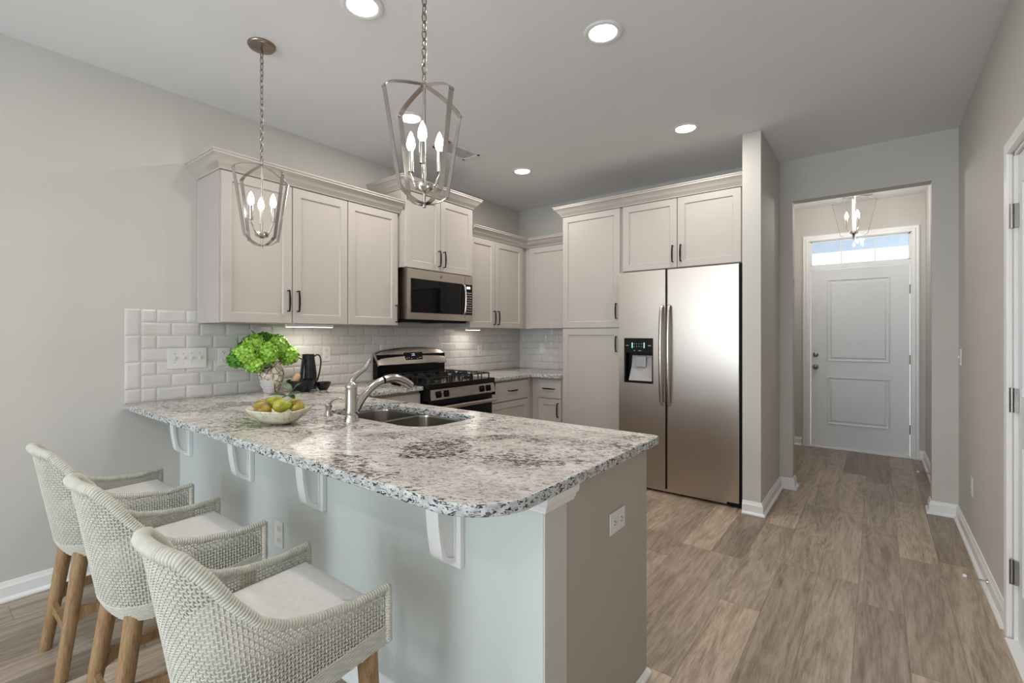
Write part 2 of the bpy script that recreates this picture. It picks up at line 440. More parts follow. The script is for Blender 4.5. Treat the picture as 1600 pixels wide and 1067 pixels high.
# ================================================================== THE ROOM
def wall_holes(mb, ax, p0, p1, a0, a1, z0, z1, holes):
    """wall slab perpendicular to ax between p0..p1, running a0..a1, with rectangular holes (a,b,c,d)"""
    xs = sorted({a0, a1, *[h[0] for h in holes], *[h[1] for h in holes]})
    for i in range(len(xs)-1):
        a, b = xs[i], xs[i+1]; zz = [(z0, z1)]
        for h in holes:
            if h[0] <= a+1e-6 and h[1] >= b-1e-6:
                nz = []
                for (c, d) in zz:
                    if h[2] > c: nz.append((c, min(d, h[2])))
                    if h[3] < d: nz.append((max(c, h[3]), d))
                zz = nz
        for (c, d) in zz:
            if ax == 'x': mb.box((p0, a, c), (p1, b, d))
            else: mb.box((a, p0, c), (b, p1, d))
    return mb
struct('floor', MB().box((-.12, YB-.12, -.08), (XR+.12, YD+.12, 0)), 'floor', 0)
struct('ceiling', MB().box((-.12, YB-.12, H), (XR+.12, YD+.12, H+.1)), 'ceil', 0)
struct('wall_left', wall_holes(MB(), 'x', -.12, 0, YB, 0.12, 0, H, SIDE), 'wall', 0)
struct('wall_back', MB().box((0, 0, 0), (2.586, .12, H)), 'wall', 0)
struct('wall_stub', MB().box((2.586, -.763, 0), (2.709, .19, H), .003), 'wall', 0)
struct('wall_front', wall_holes(MB(), 'y', YF, YF+.12, 2.709, XR, 0, H, [(2.805, 3.678, 0, 2.436)]), 'wall', 0)
struct('wall_right', wall_holes(MB(), 'x', XR, XR+.12, YB, YF, 0, H, [(-2.57, -1.665, 0, 2.085)]), 'wall', 0)
struct('wall_rear', wall_holes(MB(), 'y', YB-.12, YB, -.12, XR+.12, 0, H, WINS), 'wall', 0)
struct('wall_hall_left', MB().box((2.40, YF+.12, 0), (2.50, YD, H)), 'wall', 0)
struct('wall_hall_right', MB().box((3.76, YF+.12, 0), (XR+.12, YD, H)), 'wall', 0)
struct('wall_hall_far', wall_holes(MB(), 'y', YD, YD+.12, 2.40, XR+.12, 0, H, [(2.739, 3.653, 0, 2.41)]), 'wall', 0)
struct('wall_half', MB().box((0, -3.55, 0), (2.66, -3.43, .8815), .003), 'half', 0)
# end face of the half wall in the room's wall paint
struct('trim_1', MB().box((2.6603, -3.548, 0), (2.6643, -3.432, .83)), 'wall', 0)
prof = [(0, 0), (.008, 0), (.009, .006), (.013, .009), (.016, .020), (.023, .026), (.026, .036), (.026, .050), (0, .050)]
struct('trim_2', MB().sweep(prof, [(2.53, -3.5502), (2.6645, -3.5502), (2.6645, -3.405)], z=.831, side=-1), 'white', 30)
BASE = [(0.0005, 0.001), (.030, 0.001), (.029, .010), (.022, .018), (.016, .021), (.0155, .070), (.010, .078), (.009, .086), (.006, .094), (.0005, .095)]
def base(name, path, side=1): struct(name, MB().sweep(BASE, path, 0, side), 'white', 30)
base('baseboard_left', [(0, YB), (0, -3.551)], -1)
base('baseboard_stub', [(2.587, -.763), (2.709, -.763), (2.709, YF), (2.805, YF), (2.805, YF+.12), (2.505, YF+.12)], -1)
base('baseboard_right', [(3.755, YF+.12), (3.678, YF+.12), (3.678, YF), (XR, YF), (XR, -1.585)], -1)
base('baseboard_right_near', [(XR, -2.655), (XR, YB)], -1)
base('baseboard_hall_right', [(3.76, YD), (3.76, YF+.12)], -1)
base('baseboard_hall_far', [(3.714, YD), (3.76, YD)], -1)
base('baseboard_hall_left', [(2.50, YF+.12), (2.50, YD), (2.67, YD)], -1)
base('baseboard_rear', [(XR, YB), (0, YB)], -1)
base('baseboard_half', [(0, -3.55), (2.66, -3.55)], -1)
# quarter round along the cabinet end panel
struct('trim_3', MB().sweep([(0, 0.001), (.02, .001), (.018, .010), (.011, .017), (0, .02)], [(2.664, -3.43), (2.664, -2.823)], 0, -1), 'white', 30)
# windows behind the camera
def win_unit(name, ax, plane, a, b, c, d, inward):
    r = empty(name, (plane, (a+b)/2, c) if ax == 'x' else ((a+b)/2, plane, c), kind='structure')
    f = MB()
    def bx(u0, w0, u1, w1, n0, n1):
        n0, n1 = plane+n0*inward, plane+n1*inward
        if ax == 'x': f.box((n0, u0, w0), (n1, u1, w1))
        else: f.box((u0, n0, w0), (u1, n1, w1))
    for q in ((a-.08, c-.09, b+.08, c), (a-.08, d, b+.08, d+.08), (a-.08, c, a, d), (b, c, b+.08, d)): bx(*q, .0005, .018)
    for q in ((a, c, a+.04, d), (b-.04, c, b, d), (a, c, b, c+.04), (a, d-.04, b, d), (a, (c+d)/2-.02, b, (c+d)/2+.02)): bx(*q, -.09, -.05)
    f.build('window_frame', 'white', r, 0)
    g = MB()
    n0, n1 = plane-.072*inward, plane-.068*inward
    if ax == 'x': g.box((n0, a+.03, c+.03), (n1, b-.03, d-.03))
    else: g.box((a+.03, n0, c+.03), (b-.03, n1, d-.03))
    g.build('pane', 'glass', r, 0)
for i, (a, b, c, d) in enumerate(WINS): win_unit('window_%d' % (i+2), 'y', YB, a, b, c, d, 1)
for (a, b, c, d) in SIDE: win_unit('window_4', 'x', 0, a, b, c, d, 1)
# ------------------------------------------------------------------ front door, transom and casing
CAS = .072
def casing_frame(name, ax, plane, a, b, z1, wd, inward, z0=0):
    """mitred door casing round an opening a..b, top z1; inward = direction into the room"""
    prof = [(0, 0), (0, .010), (.006, .017), (wd*.45, .020), (wd*.55, .015), (wd*.85, .018), (wd, .012), (wd, 0)]
    mb = MB(); L_ = []
    for k, (u, z) in enumerate(((a, z0), (a, z1), (b, z1), (b, z0))):
        su = -1 if k < 2 else 1; sz = 1 if k in (1, 2) else 0
        ring = []
        for o, n in prof:
            uu, zz, nn = u+su*o, z+sz*o, plane+inward*(n+.0005)
            ring.append((nn, uu, zz) if ax == 'x' else (uu, nn, zz))
        L_.append(ring)
    mb.loops(L_)
    return struct(name, mb, 'white', 30)
casing_frame('trim_4', 'y', YD, 2.742, 3.650, 2.395, .066, -1)
jm = MB()
for (x0, x1, z0, z1) in ((2.739, 2.752, 0, 2.41), (3.640, 3.653, 0, 2.41), (2.739, 3.653, 2.392, 2.41), (2.752, 3.640, 2.062, 2.108)):
    jm.box((x0, YD-.012, z0), (x1, YD+.10, z1))
struct('trim_5', jm, 'white', 0)
struct('trim_6', MB().box((2.742, YD-.03, .001), (3.65, YD+.1, .018), .004), 'white', 30)
d1 = empty('door_1', (3.197, YD, .02), kind='structure')
mb = MB(); U0, U1, W0, W1 = 2.757, 3.636, .022, 2.055
mb.box((U0, YD+.004, W0), (U1, YD+.045, W1), .002)
mb.build('door_slab', 'doorw', d1, 30)
def raised(mb, u0, w0, u1, w1):
    def R(i, n): return [(u0+i, w0+i, n), (u1-i, w0+i, n), (u1-i, w1-i, n), (u0+i, w1-i, n)]
    mb.loops([R(0, 0.0), R(0.002, .010), R(.008, .012), R(.018, .002), R(.030, .001), R(.046, .010), R(.048, .010)])
for w0, w1 in ((1.004, 1.936), (.283, .822)):
    mb = MB(); raised(mb, 2.912, w0, 3.476, w1); mb.xf(Matrix.Diagonal((1, 1, 1, 1))); mb.xf(at('y', YD+.0042)); mb.build('door_panel', 'doorw', d1, 30)
for z in (.933, 1.075):
    mb = MB().lathe([(0.001, 0), (.030, .001), (.030, .006), (.012, .010), (.011, .030), (.024, .038), (.027, .050), (.020, .060), (0.001, .063)] if z < 1 else [(0.001, 0), (.028, .001), (.028, .008), (.020, .016), (0.001, .018)], (0, 0, 0), 20, 'z')
    mb.xf(at('y', YD+.004) @ Matrix.Translation((2.803, z, 0)))
    mb.build('door_knob' if z < 1 else 'deadbolt', 'hinge', d1)
for z in (1.79, 1.044, .303):
    mb = MB().box((3.632, YD-.006, z-.045), (3.645, YD+.003, z+.045)); mb.tube([(3.639, YD-.008, z-.048), (3.639, YD-.008, z+.048)], .006, 10)
    mb.build('hinge', 'hinge', d1)
w1_ = empty('window_1', (3.196, YD, 2.11), kind='structure')
f = MB()
for q in ((2.752, 2.108, 2.766, 2.392), (3.626, 2.108, 3.640, 2.392), (2.752, 2.108, 3.640, 2.120), (2.752, 2.380, 3.640, 2.392), (3.040, 2.12, 3.050, 2.38), (3.342, 2.12, 3.352, 2.38)):
    f.box((q[0], YD+.01, q[1]), (q[2], YD+.05, q[3]))
f.build('window_frame', 'white', w1_, 0)
for a, b in ((2.764, 3.041), (3.049, 3.343), (3.351, 3.628)):
    MB().box((a, YD+.028, 2.118), (b, YD+.032, 2.382)).build('pane', 'glass', w1_, 0)
struct('ceiling_porch', MB().box((1.2, YD+.14, 2.72), (5.2, YD+1.75, 2.8)), 'soffit', 0)
struct('trim_7', MB().box((1.2, YD+1.75, 2.50), (5.2, YD+1.9, 2.82)), 'frost', 0)
struct('floor_porch', MB().box((1.2, YD+.14, -.1), (5.2, YD+3.5, -.02)), 'frost', 0)
# ------------------------------------------------------------------ door in the right wall
casing_frame('trim_8', 'x', XR, -2.585, -1.650, 2.085, .062, -1)
jm = MB()
for (y0, y1, z0, z1) in ((-1.680, -1.665, 0, 2.085), (-2.585, -2.570, 0, 2.085), (-2.585, -1.665, 2.07, 2.085)): jm.box((XR+.001, y0, z0), (XR+.119, y1, z1))
struct('trim_9', jm, 'white', 0)
d2 = empty('door_2', (XR+.02, -2.12, .01), kind='structure')
MB().box((XR+.012, -2.567, .012), (XR+.047, -1.684, 2.066), .002).build('door_slab', 'doorw', d2, 30)
for w0, w1 in ((1.05, 1.93), (.25, .86)):
    mb = MB(); raised(mb, 1.82, w0, 2.43, w1); mb.xf(at('-x', XR+.0118)); mb.build('door_panel', 'doorw', d2, 30)
for z in (1.813, 1.03, .30):
    mb = MB().box((XR-.002, -1.700, z-.05), (XR+.011, -1.668, z+.05)); mb.tube([(XR-.007, -1.683, z-.052), (XR-.007, -1.683, z+.052)], .008, 12)
    mb.build('hinge', 'hinge', d2)
mb = MB().lathe([(0.001, 0), (.030, .001), (.030, .006), (.012, .010), (.011, .030), (.024, .038), (.027, .050), (.020, .060), (0.001, .063)], (0, 0, 0), 20)
mb.xf(at('-x', XR+.0115) @ Matrix.Translation((2.50, .95, 0))); mb.build('door_knob', 'hinge', d2)
struct('trim_10', MB().box((XR-.028, -2.575, .001), (XR+.10, -1.675, .011), .003), 'white', 30)
# ================================================================== BACKSPLASH
TW, TH, ZT = .1545, .0777, .914
def one_tile(mb, u0, w0, u1, w1):
    g = .0012; u0 += g; u1 -= g; w0 += g; w1 -= g; b = min(.014, (u1-u0)*.3)
    if u1-u0 < .012: return
    def R(i, n): return [(u0+i, w0+i, n), (u1-i, w0+i, n), (u1-i, w1-i, n), (u0+i, w1-i, n)]
    mb.loops([R(0, .0005), R(0, .0045), R(.001, .005), R(b, .009), R(b+.001, .0092)])
mb = MB()
y0 = -3.828
for k in range(4):
    zt = ZT+7*TH-k*2*TH; one_tile(mb, y0, max(ZT, zt-2*TH), y0+.079, zt)
for r in range(7):
    z0 = ZT+r*TH; z1 = z0+TH; u = y0+.079
    if r % 2 == 0: u -= TW/2
    end = -3.452 if r == 6 else -.001
    while u < end:
        a, b = max(u, y0+.079), min(u+TW, end)
        if b-a > .01: one_tile(mb, a, z0, b, z1)
        u += TW
mb.xf(at('x', 0)); struct('wall_tile_left', mb, 'tile', 20)
mb = MB()
for r in range(6):
    u = -TW/2 if r % 2 == 0 else 0
    while u < .968:
        a, b = max(u, .0095), min(u+TW, .968)
        if b-a > .01: one_tile(mb, a, ZT+r*TH, b, ZT+(r+1)*TH)
        u += TW
mb.xf(at('y', 0)); struct('wall_tile_back', mb, 'tile', 20)
struct('wall_grout_end', MB().box((.0003, y0, ZT), (.0035, -3.4535, ZT+7*TH)), 'grout', 0)
struct('wall_grout_left', MB().box((.0003, -3.452, ZT), (.0035, 0, ZT+6*TH-.001)), 'grout', 0)
struct('wall_grout_back', MB().box((0.0036, -.0035, ZT), (.968, -.0003, ZT+6*TH-.001)), 'grout', 0)
# ================================================================== UPPER CABINETS
CROWN = [(0, 0), (.006, 0), (.008, .012), (.018, .018), (.022, .030), (.030, .034), (.040, .052), (.056, .066), (.062, .070), (.062, .080), (.068, .084), (.068, .092), (0, .092)]
DF = .022
def cab(name, label, box, face, plane, doors, drawers=(), group=None, toe=False, fronts='cab', side_panel=None):
    """box=(x0,y0,z0,x1,y1,z1); doors: (u0,w0,u1,w1,[(hu,hw,vertical)])"""
    x0, y0, z0, x1, y1, z1 = box
    r = empty(name, ((x0+x1)/2, (y0+y1)/2, z0), label, 'cabinet', group)
    m = MB()
    zb = z0+.10 if toe else z0
    m.box((x0, y0, zb), (x1, y1, z1), .0015)
    m.build('body', 'cab', r, 30)
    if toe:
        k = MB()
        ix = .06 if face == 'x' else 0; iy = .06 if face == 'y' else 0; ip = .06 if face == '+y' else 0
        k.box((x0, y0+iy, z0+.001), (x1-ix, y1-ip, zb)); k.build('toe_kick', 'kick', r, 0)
    for kind, arr in (('door', doors), ('drawer', drawers)):
        for (u0, w0, u1, w1, pulls) in arr:
            mb = MB()
            if kind == 'door': panel_door(mb, u0, w0, u1, w1)
            else: mb.box((u0, w0, 0), (u1, w1, .020), .003)
            mb.xf(at(face, plane)); d = mb.build(kind, fronts, r, 30)
            for (hu, hw, vert) in pulls:
                h = MB(); bar_pull(h, hu, hw, .14 if vert else .13, vert, .020); h.xf(at(face, plane)); h.build('handle', 'blackm', d)
    return r
g = .003
# two-door cabinet nearest the camera
r = cab('upper_cabinet', 'wide two-door upper cabinet at the tiled wall\'s open end, behind the smaller hanging lantern', (.0005, -3.452, 1.38, .335, -2.6, 2.30), 'x', .335,
    [(-3.450, 1.383, -3.021, 2.278, [(-3.051, 1.528, True)]), (-3.015, 1.383, -2.602, 2.278, [(-2.985, 1.528, True)])])
sp = MB(); sp.loops([[(a, -3.4525-n, b) for a, b in ((i, 1.38+i), (.333-i, 1.38+i), (.333-i, 2.30-i), (i, 2.30-i))] for i, n in ((.001, 0), (.001, .003), (.018, .003), (.020, .001), (.021, .001))])
sp.build('side_panel', 'cab', r, 30)
cab('upper_cabinet', 'narrow single-door upper cabinet touching the left side of the microwave', (.0005, -2.598, 1.38, .335, -2.122, 2.30), 'x', .335,
    [(-2.596, 1.383, -2.140, 2.278, [(-2.163, 1.475, True)])])
single('crown_moulding', MB().sweep(CROWN, [(.001, -3.4565), (.357, -3.4565), (.357, -2.122)], 2.281, -1), 'cab', 'long crown moulding along the top of the upper cabinets behind the smaller lantern', 'moulding')
# over the microwave
cab('microwave_cabinet', 'raised two-door cabinet directly above the microwave', (.0005, -2.118, 1.852, .375, -1.282, 2.50), 'x', .375,
    [(-2.094, 1.856, -1.702, 2.475, [(-1.728, 1.96, True)]), (-1.696, 1.856, -1.284, 2.475, [(-1.668, 1.96, True)])])
single('crown_moulding', MB().sweep(CROWN, [(.001, -2.1185), (.398, -2.1185), (.398, -1.2815), (.001, -1.2815)], 2.478, -1), 'cab', 'short crown moulding on the raised cabinet above the microwave', 'moulding')
# right of the microwave up to the corner
cab('upper_cabinet', 'two-door upper cabinet between the microwave and the kitchen corner', (.0005, -1.278, 1.372, .335, -.002, 2.25), 'x', .335,
    [(-1.274, 1.375, -.897, 2.245, [(-.925, 1.475, True)]), (-.891, 1.375, -.425, 2.245, [(-.862, 1.475, True)])])
cab('upper_cabinet', 'single-door corner upper cabinet beside the tall pantry', (.3355, -.335, 1.372, .966, -.002, 2.25), 'y', -.335,
    [(.395, 1.375, .962, 2.245, [])])
single('crown_moulding', MB().sweep(CROWN, [(.357, -1.275), (.357, -.357), (.964, -.357)], 2.25, -1), 'cab', 'crown moulding turning the inside corner between microwave cabinet and pantry', 'moulding')
# pantry and refrigerator cabinet
r = cab('pantry_cabinet', 'tall narrow pantry cabinet with two stacked doors left of the refrigerator', (.970, -.600, 0, 1.585, -.002, 2.47), 'y', -.600,
    [(.974, 1.372, 1.562, 2.442, [(1.534, 1.52, True)]), (.974, .115, 1.562, 1.362, [(1.534, 1.224, True)])], toe=True)
r = cab('refrigerator_cabinet', 'two-door cabinet above the stainless refrigerator', (1.5865, -.600, 1.862, 2.5845, -.002, 2.47), 'y', -.600,
    [(1.590, 1.866, 2.064, 2.442, [(2.034, 1.98, True)]), (2.070, 1.866, 2.548, 2.442, [(2.100, 1.98, True)])])
single('crown_moulding', MB().sweep(CROWN, [(.9695, -.36), (.9695, -.622), (2.584, -.622)], 2.444, -1), 'cab', 'long crown moulding over the pantry and refrigerator cabinets', 'moulding')
# ================================================================== BASE CABINETS
ZC = .8815
cab('base_cabinet', 'base cabinet with a drawer between the range and the peninsula', (.001, -2.765, 0, .60, -2.135, ZC), 'x', .60,
    [(-2.73, .115, -2.140, .665, [(-2.17, .58, True)])], [(-2.73, .675, -2.140, .860, [(-2.43, .77, False)])], toe=True)
cab('base_cabinet', 'base cabinet with wide drawer right of the range', (.001, -1.322, 0, .60, -.002, ZC), 'x', .60,
    [(-1.310, .115, -.690, .672, [])], [(-1.310, .682, -.690, .860, [(-.97, .775, False)])], toe=True)
cab('base_cabinet', 'narrow base cabinet with one drawer and one door beside the pantry', (.602, -.600, 0, .962, -.002, ZC), 'y', -.600,
    [(.690, .115, .952, .672, [(.925, .57, True)])], [(.690, .682, .952, .860, [(.822, .775, False)])], toe=True)
r = cab('peninsula_cabinet', 'long sink cabinet under the peninsula with taupe end panel', (.605, -3.425, 0, 2.640, -2.84, ZC), '+y', -2.84,
    [(-2.62+i*.40, .115, -2.62+i*.40+.392, .665, [(-2.62+i*.40+(.03 if i % 2 else .36), .58, True)]) for i in range(4)],
    [(-2.62+i*.40, .675, -2.62+i*.40+.392, .860, [(-2.62+i*.40+.196, .77, False)]) for i in range(4)], toe=False)
# hollow body: floor, ends, back and rail, so that the sink bowls hang free inside
bpy.data.objects.remove(r.children[0])
m = MB().box((.605, -3.425, .001), (2.640, -2.86, .62)).box((.605, -3.425, .62), (.625, -2.84, ZC)).box((2.62, -3.425, .62), (2.640, -2.84, ZC)).box((.605, -3.425, .62), (2.64, -3.41, ZC)).box((.605, -2.855, .62), (2.64, -2.84, ZC))
m.build('body', 'cab', r, 30)
MB().box((2.641, -3.4265, .001), (2.6625, -2.822, ZC), .0015).build('end_panel', 'panel', r, 30)
# ================================================================== WORKTOPS (granite with cut-outs)
def slab(outer, holes, z0, z1, name, label, bev=.005):
    cu = bpy.data.curves.new(name, 'CURVE'); cu.dimensions = '2D'; cu.fill_mode = 'BOTH'
    def arc(poly):
        out = []
        n = len(poly)
        for i, p in enumerate(poly):
            P = Vector(p[:2]); r = p[2] if len(p) > 2 else 0
            if not r: out.append(P); continue
            a = (Vector(poly[i-1][:2])-P).normalized(); b = (Vector(poly[(i+1) % n][:2])-P).normalized()
            ang = a.angle(b); t = r/math.tan(ang/2); A = P+a*t; B = P+b*t; c = P+(a+b).normalized()*(r/math.sin(ang/2))
            a0 = math.atan2(A.y-c.y, A.x-c.x); a1 = math.atan2(B.y-c.y, B.x-c.x); d = (a1-a0+PI) % (2*PI)-PI
            for k in range(11): out.append(Vector((c.x+r*math.cos(a0+d*k/10), c.y+r*math.sin(a0+d*k/10))))
        return out
    for poly in [outer]+holes:
        pts = arc(poly); sp = cu.splines.new('POLY'); sp.points.add(len(pts)-1); sp.use_cyclic_u = True
        for q, p in zip(sp.points, pts): q.co = (p.x, p.y, 0, 1)
    cu.extrude = (z1-z0)/2-bev; cu.bevel_depth = bev; cu.bevel_resolution = 2; cu.offset = -bev
    ob = bpy.data.objects.new(name, cu); COL.objects.link(ob); bpy.context.view_layer.update()
    me = bpy.data.meshes.new_from_object(ob.evaluated_get(bpy.context.evaluated_depsgraph_get()))
    bpy.data.objects.remove(ob)
    bm = bmesh.new(); bm.from_mesh(me); bmesh.ops.remove_doubles(bm, verts=bm.verts, dist=1e-5)
    bmesh.ops.translate(bm, verts=bm.verts, vec=(0, 0, (z0+z1)/2))
    m = MB(); m.bm.free(); m.bm = bm
    return single(name, m, 'granite', label, 'countertop')
SX0, SX1, SY0, SY1 = 1.125, 1.868, -3.268, -2.888
slab([(.0015, -3.830), (2.700, -3.830, .17), (2.700, -2.775, .025), (.650, -2.775, .012), (.650, -2.137), (.0015, -2.137)],
     [[(SX0, SY0, .09), (SX1, SY0, .13), (SX1, SY1, .07), (SX0, SY1, .07)]], .882, .914, 'worktop', 'large speckled granite worktop of the peninsula with the sink cut into it')
slab([(.0015, -1.320), (.645, -1.320), (.645, -.672, .02), (.966, -.672), (.966, -.0015), (.0015, -.0015)], [], .882, .914, 'worktop', 'smaller granite worktop in the corner right of the range')
# ================================================================== SINK, FAUCET, SOAP PUMP
def rrect(x0, y0, x1, y1, rs, k=6):
    out = []
    for (cx, cy, a0), r in zip(((x0, y0, PI), (x1, y0, 1.5*PI), (x1, y1, 0), (x0, y1, .5*PI)), rs):
        sx = 1 if cx == x0 else -1; sy = 1 if cy == y0 else -1
        for i in range(k+1):
            a = a0+PI/2*i/k; out.append((cx+sx*r+r*math.cos(a), cy+sy*r+r*math.sin(a)))
    return out
r = empty('sink', (1.49, -3.08, .66), 'stainless double-bowl sink set under the granite peninsula', 'sink')
XD = 1.455
for (a, b, rs) in ((SX0-.006, XD-.010, (.09, .05, .05, .075)), (XD+.010, SX1+.006, (.05, .12, .075, .05))):
    mb = MB(); y0_, y1_ = SY0-.006, SY1+.006
    def ring(i, z, kk=0): return [(x, y, z) for x, y in rrect(a+i, y0_+i, b-i, y1_-i, [max(.02, q-i*.5) for q in rs])]
    mb.loops([ring(-.004, .8805), ring(0, .8805), ring(.002, .870), ring(.010, .72), ring(.030, .690), ring(.08, .684), ring(.075, .680), ring(.024, .686), ring(.004, .72), ring(-.004, .868)], close=True)
    mb.loops([ring(.079, .6845), ring(.078, .6815)])
    o = mb.build('bowl', 'sink', r, 50)
    cx, cy = (a+b)/2, (y0_+y1_)/2
    MB().lathe([(.001, .6855), (.03, .6855), (.036, .688), (.044, .688), (.046, .6848), (.001, .6848)], (cx, cy, 0), 24).build('drain', 'chrome', o)
MB().box((XD-.0135, SY0, .868), (XD+.0135, SY1, .8805), .003).build('divider', 'sink', r)
FX, FY = 1.485, -3.344
r = empty('faucet', (FX, FY, .9145), 'tall brushed nickel pull-out kitchen faucet behind the sink', 'faucet')
MB().lathe([(.001, .9145), (.034, .9145), (.034, .920), (.031, .928), (.030, .936), (.026, .942), (.026, .946), (.029, .950), (.0285, .960), (.0265, 1.00), (.0255, 1.055), (.0265, 1.066), (.028, 1.070), (.027, 1.076), (.023, 1.082), (.018, 1.092), (.010, 1.098), (.001, 1.099)], (FX, FY, 0), 28).build('body', 'nickel', r)
pts = []
ctrl = [(0, .020, .960), (0, .055, 1.010), (0, .105, 1.055), (0, .165, 1.083), (0, .235, 1.092), (0, .300, 1.075), (0, .352, 1.046)]
def cr(P, n=8):
    P = [Vector(p) for p in P]; out = []
    Q = [P[0]*2-P[1]]+P+[P[-1]*2-P[-2]]
    for i in range(1, len(Q)-2):
        for k in range(n):
            t = k/n; a, b, c, d = Q[i-1], Q[i], Q[i+1], Q[i+2]
            out.append(.5*((2*b)+(c-a)*t+(2*a-5*b+4*c-d)*t*t+(3*b-a-3*c+d)*t**3))
    out.append(P[-1]); return out
sp = [p+Vector((FX, FY, 0)) for p in cr(ctrl)]
MB().tube(sp[:26], lambda f: .0205-.003*f, 16).build('spout', 'nickel', r)
o = MB().tube(sp[26:], lambda f: .0185+.0045*math.sin(PI*min(1, f*1.05)*.8), 16).build('spray_head', 'nickel', r)
MB().tube([Vector((FX, FY+.232, 1.066)), Vector((FX, FY+.262, 1.060)), Vector((FX, FY+.285, 1.054))], .0055, 8).build('spray_button', 'blackm', r)
MB().tube([sp[26]+Vector((0, .0008, 0)), sp[26]+Vector((0, -.0022, 0))], .0193, 16).build('seam_ring', 'blackm', r)
lv = [Vector(p)+Vector((FX, FY, 0)) for p in cr([(0, -.004, 1.078), (.004, .008, 1.108), (.010, .035, 1.132), (.018, .062, 1.152), (.026, .078, 1.182), (.032, .074, 1.194)])]
MB().tube(lv, lambda f: .012-.0065*f+.002*math.sin(PI*f)+(-.003 if f > .97 else 0), 12).build('lever', 'nickel', r)
PX, PY = 1.280, -3.332
r = empty('soap_dispenser', (PX, PY, .9145), 'small brushed metal soap pump standing left of the faucet', 'soap dispenser')
MB().lathe([(.001, .9145), (.024, .9145), (.022, .921), (.0165, .934), (.013, .944), (.013, .952), (.017, .958), (.0175, .968), (.015, .972), (.001, .973)], (PX, PY, 0), 20).build('base', 'nickel', r)
MB().tube([Vector(p)+Vector((PX, PY, 0)) for p in cr([(0, 0, .970), (.004, .014, .984), (.010, .036, .995), (.016, .058, .994), (.021, .073, .987)])], lambda f: .0055-.0028*f, 10).build('nozzle', 'nickel', r)
# ================================================================== CORBELS UNDER THE OVERHANG
def corbel():
    r = empty('corbel', (0, -3.5505, .597), '', 'corbel')
    MB().box((-.045, -3.570, .597), (.045, -3.5508, .8805), .002).build('back_plate', 'white', r, 30)
    yp = -3.5705
    prof = [(yp, .8805), (yp-.135, .8805), (yp-.132, .872)]
    for k in range(1, 9):
        a = PI/2*k/8; prof.append((yp-.076-.056*(1-math.sin(a)), .872-.060*(1-math.cos(a))))
    for k in range(1, 7):
        t = k/6; prof.append((yp-.076+.016*t*t, .812-.150*t))
    for k in range(1, 7):
        a = PI/2*k/6; prof.append((yp-.060+.042*(1-math.cos(a)), .662-.044*math.sin(a)))
    prof.append((yp, .614))
    inner = [(min(p[0]+.012, yp-.0035) if p[0] < yp-.01 else yp-.0035, min(.8800, p[1]+(.011 if p[1] < .662 else 0))) for p in prof]
    def V(p, x): return (x, p[0], p[1])
    MB().loops([[V(p, -.018) for p in inner], [V(p, -.026) for p in inner], [V(p, -.026) for p in prof], [V(p, .026) for p in prof], [V(p, .026) for p in inner], [V(p, .018) for p in inner]]).build('bracket', 'white', r, 35)
    return r
cb = corbel()
for i, (x, lab) in enumerate(((.165, 'white corbel under the granite overhang, closest to the left wall'), (.945, 'white corbel under the overhang, second from the left wall'),
                              (1.575, 'white corbel under the overhang, above and right of the half-wall outlet'), (2.33, 'white corbel under the worktop\'s rounded corner'))):
    if i == 0: cb.location.x = x; cb['label'] = lab; cb['group'] = 'corbels under the peninsula overhang'
    else: dup(cb, (x, cb.location.y, cb.location.z), None, lab)
# ================================================================== RANGE
def text_mesh(s, size, ext=.0006):
    cu = bpy.data.curves.new('t', 'FONT'); cu.body = s; cu.size = size; cu.extrude = ext; cu.align_x = 'CENTER'; cu.align_y = 'CENTER'
    ob = bpy.data.objects.new('t', cu); COL.objects.link(ob); bpy.context.view_layer.update()
    me = bpy.data.meshes.new_from_object(ob.evaluated_get(bpy.context.evaluated_depsgraph_get())); bpy.data.objects.remove(ob)
    m = MB(); m.bm.free(); m.bm = bmesh.new(); m.bm.from_mesh(me); return m
RY0, RY1 = -2.128, -1.328
r = empty('gas_range', (.36, (RY0+RY1)/2, 0), 'stainless and black gas range against the tiled wall', 'stove')
MB().box((.012, RY0+.001, .02), (.635, RY1-.001, .885), .003).build('body', 'black', r)
for y in (RY0+.05, RY1-.05): MB().tube([(.56, y, .0005), (.56, y, .02)], .015, 12).build('foot', 'black', r)
MB().box((.06, RY0, .886), (.700, RY1, .928), .006).build('cooktop', 'black', r)
# front control panel, tilted
mb = MB().loops([[(a, y, b) for a, b in ((.636, .800), (.704, .800), (.712, .806), (.700, .884), (.694, .8855), (.636, .8855))] for y in (RY0+.012, RY1-.012)])
cp = mb.build('control_panel', 'steel', r, 30)
MB().box((.636, RY0+.002, .775), (.690, RY1-.002, .7995), .002).build('vent_strip', 'black', r)
for y in (RY0+.012, RY1-.004): MB().box((.636, y-.010, .776), (.706, y+.002, .888), .002).build('panel_end_cap', 'black', cp)
for y in (-2.030, -1.945, -1.515, -1.430):
    k = MB().box((-.026, -.026, .0), (.026, .026, .003), .006).lathe([(.021, .003), (.021, .012), (.018, .018), (.001, .019)], (0, 0, 0), 20).box((-.006, -.022, .012), (.006, .022, .028), .003)
    k.xf(Matrix.Translation((.7065, y, .845)) @ Matrix.Rotation(math.radians(-8), 4, 'Y') @ RX.to_3x3().to_4x4()); k.build('knob', 'black', cp)
dr = MB().box((.636, RY0+.006, .155), (.672, RY1-.006, .772), .004).build('oven_door', 'black', r)
MB().box((.6722, RY0+.10, .30), (.6745, RY1-.10, .62), .001).build('oven_window', 'blackglass', dr)
h = MB().tube([(.722, RY0+.012, .737), (.722, RY1-.012, .737)], .001, 12, flat=(.017, .012), up=(0, 0, 1))
h.build('handle', 'steel', dr)
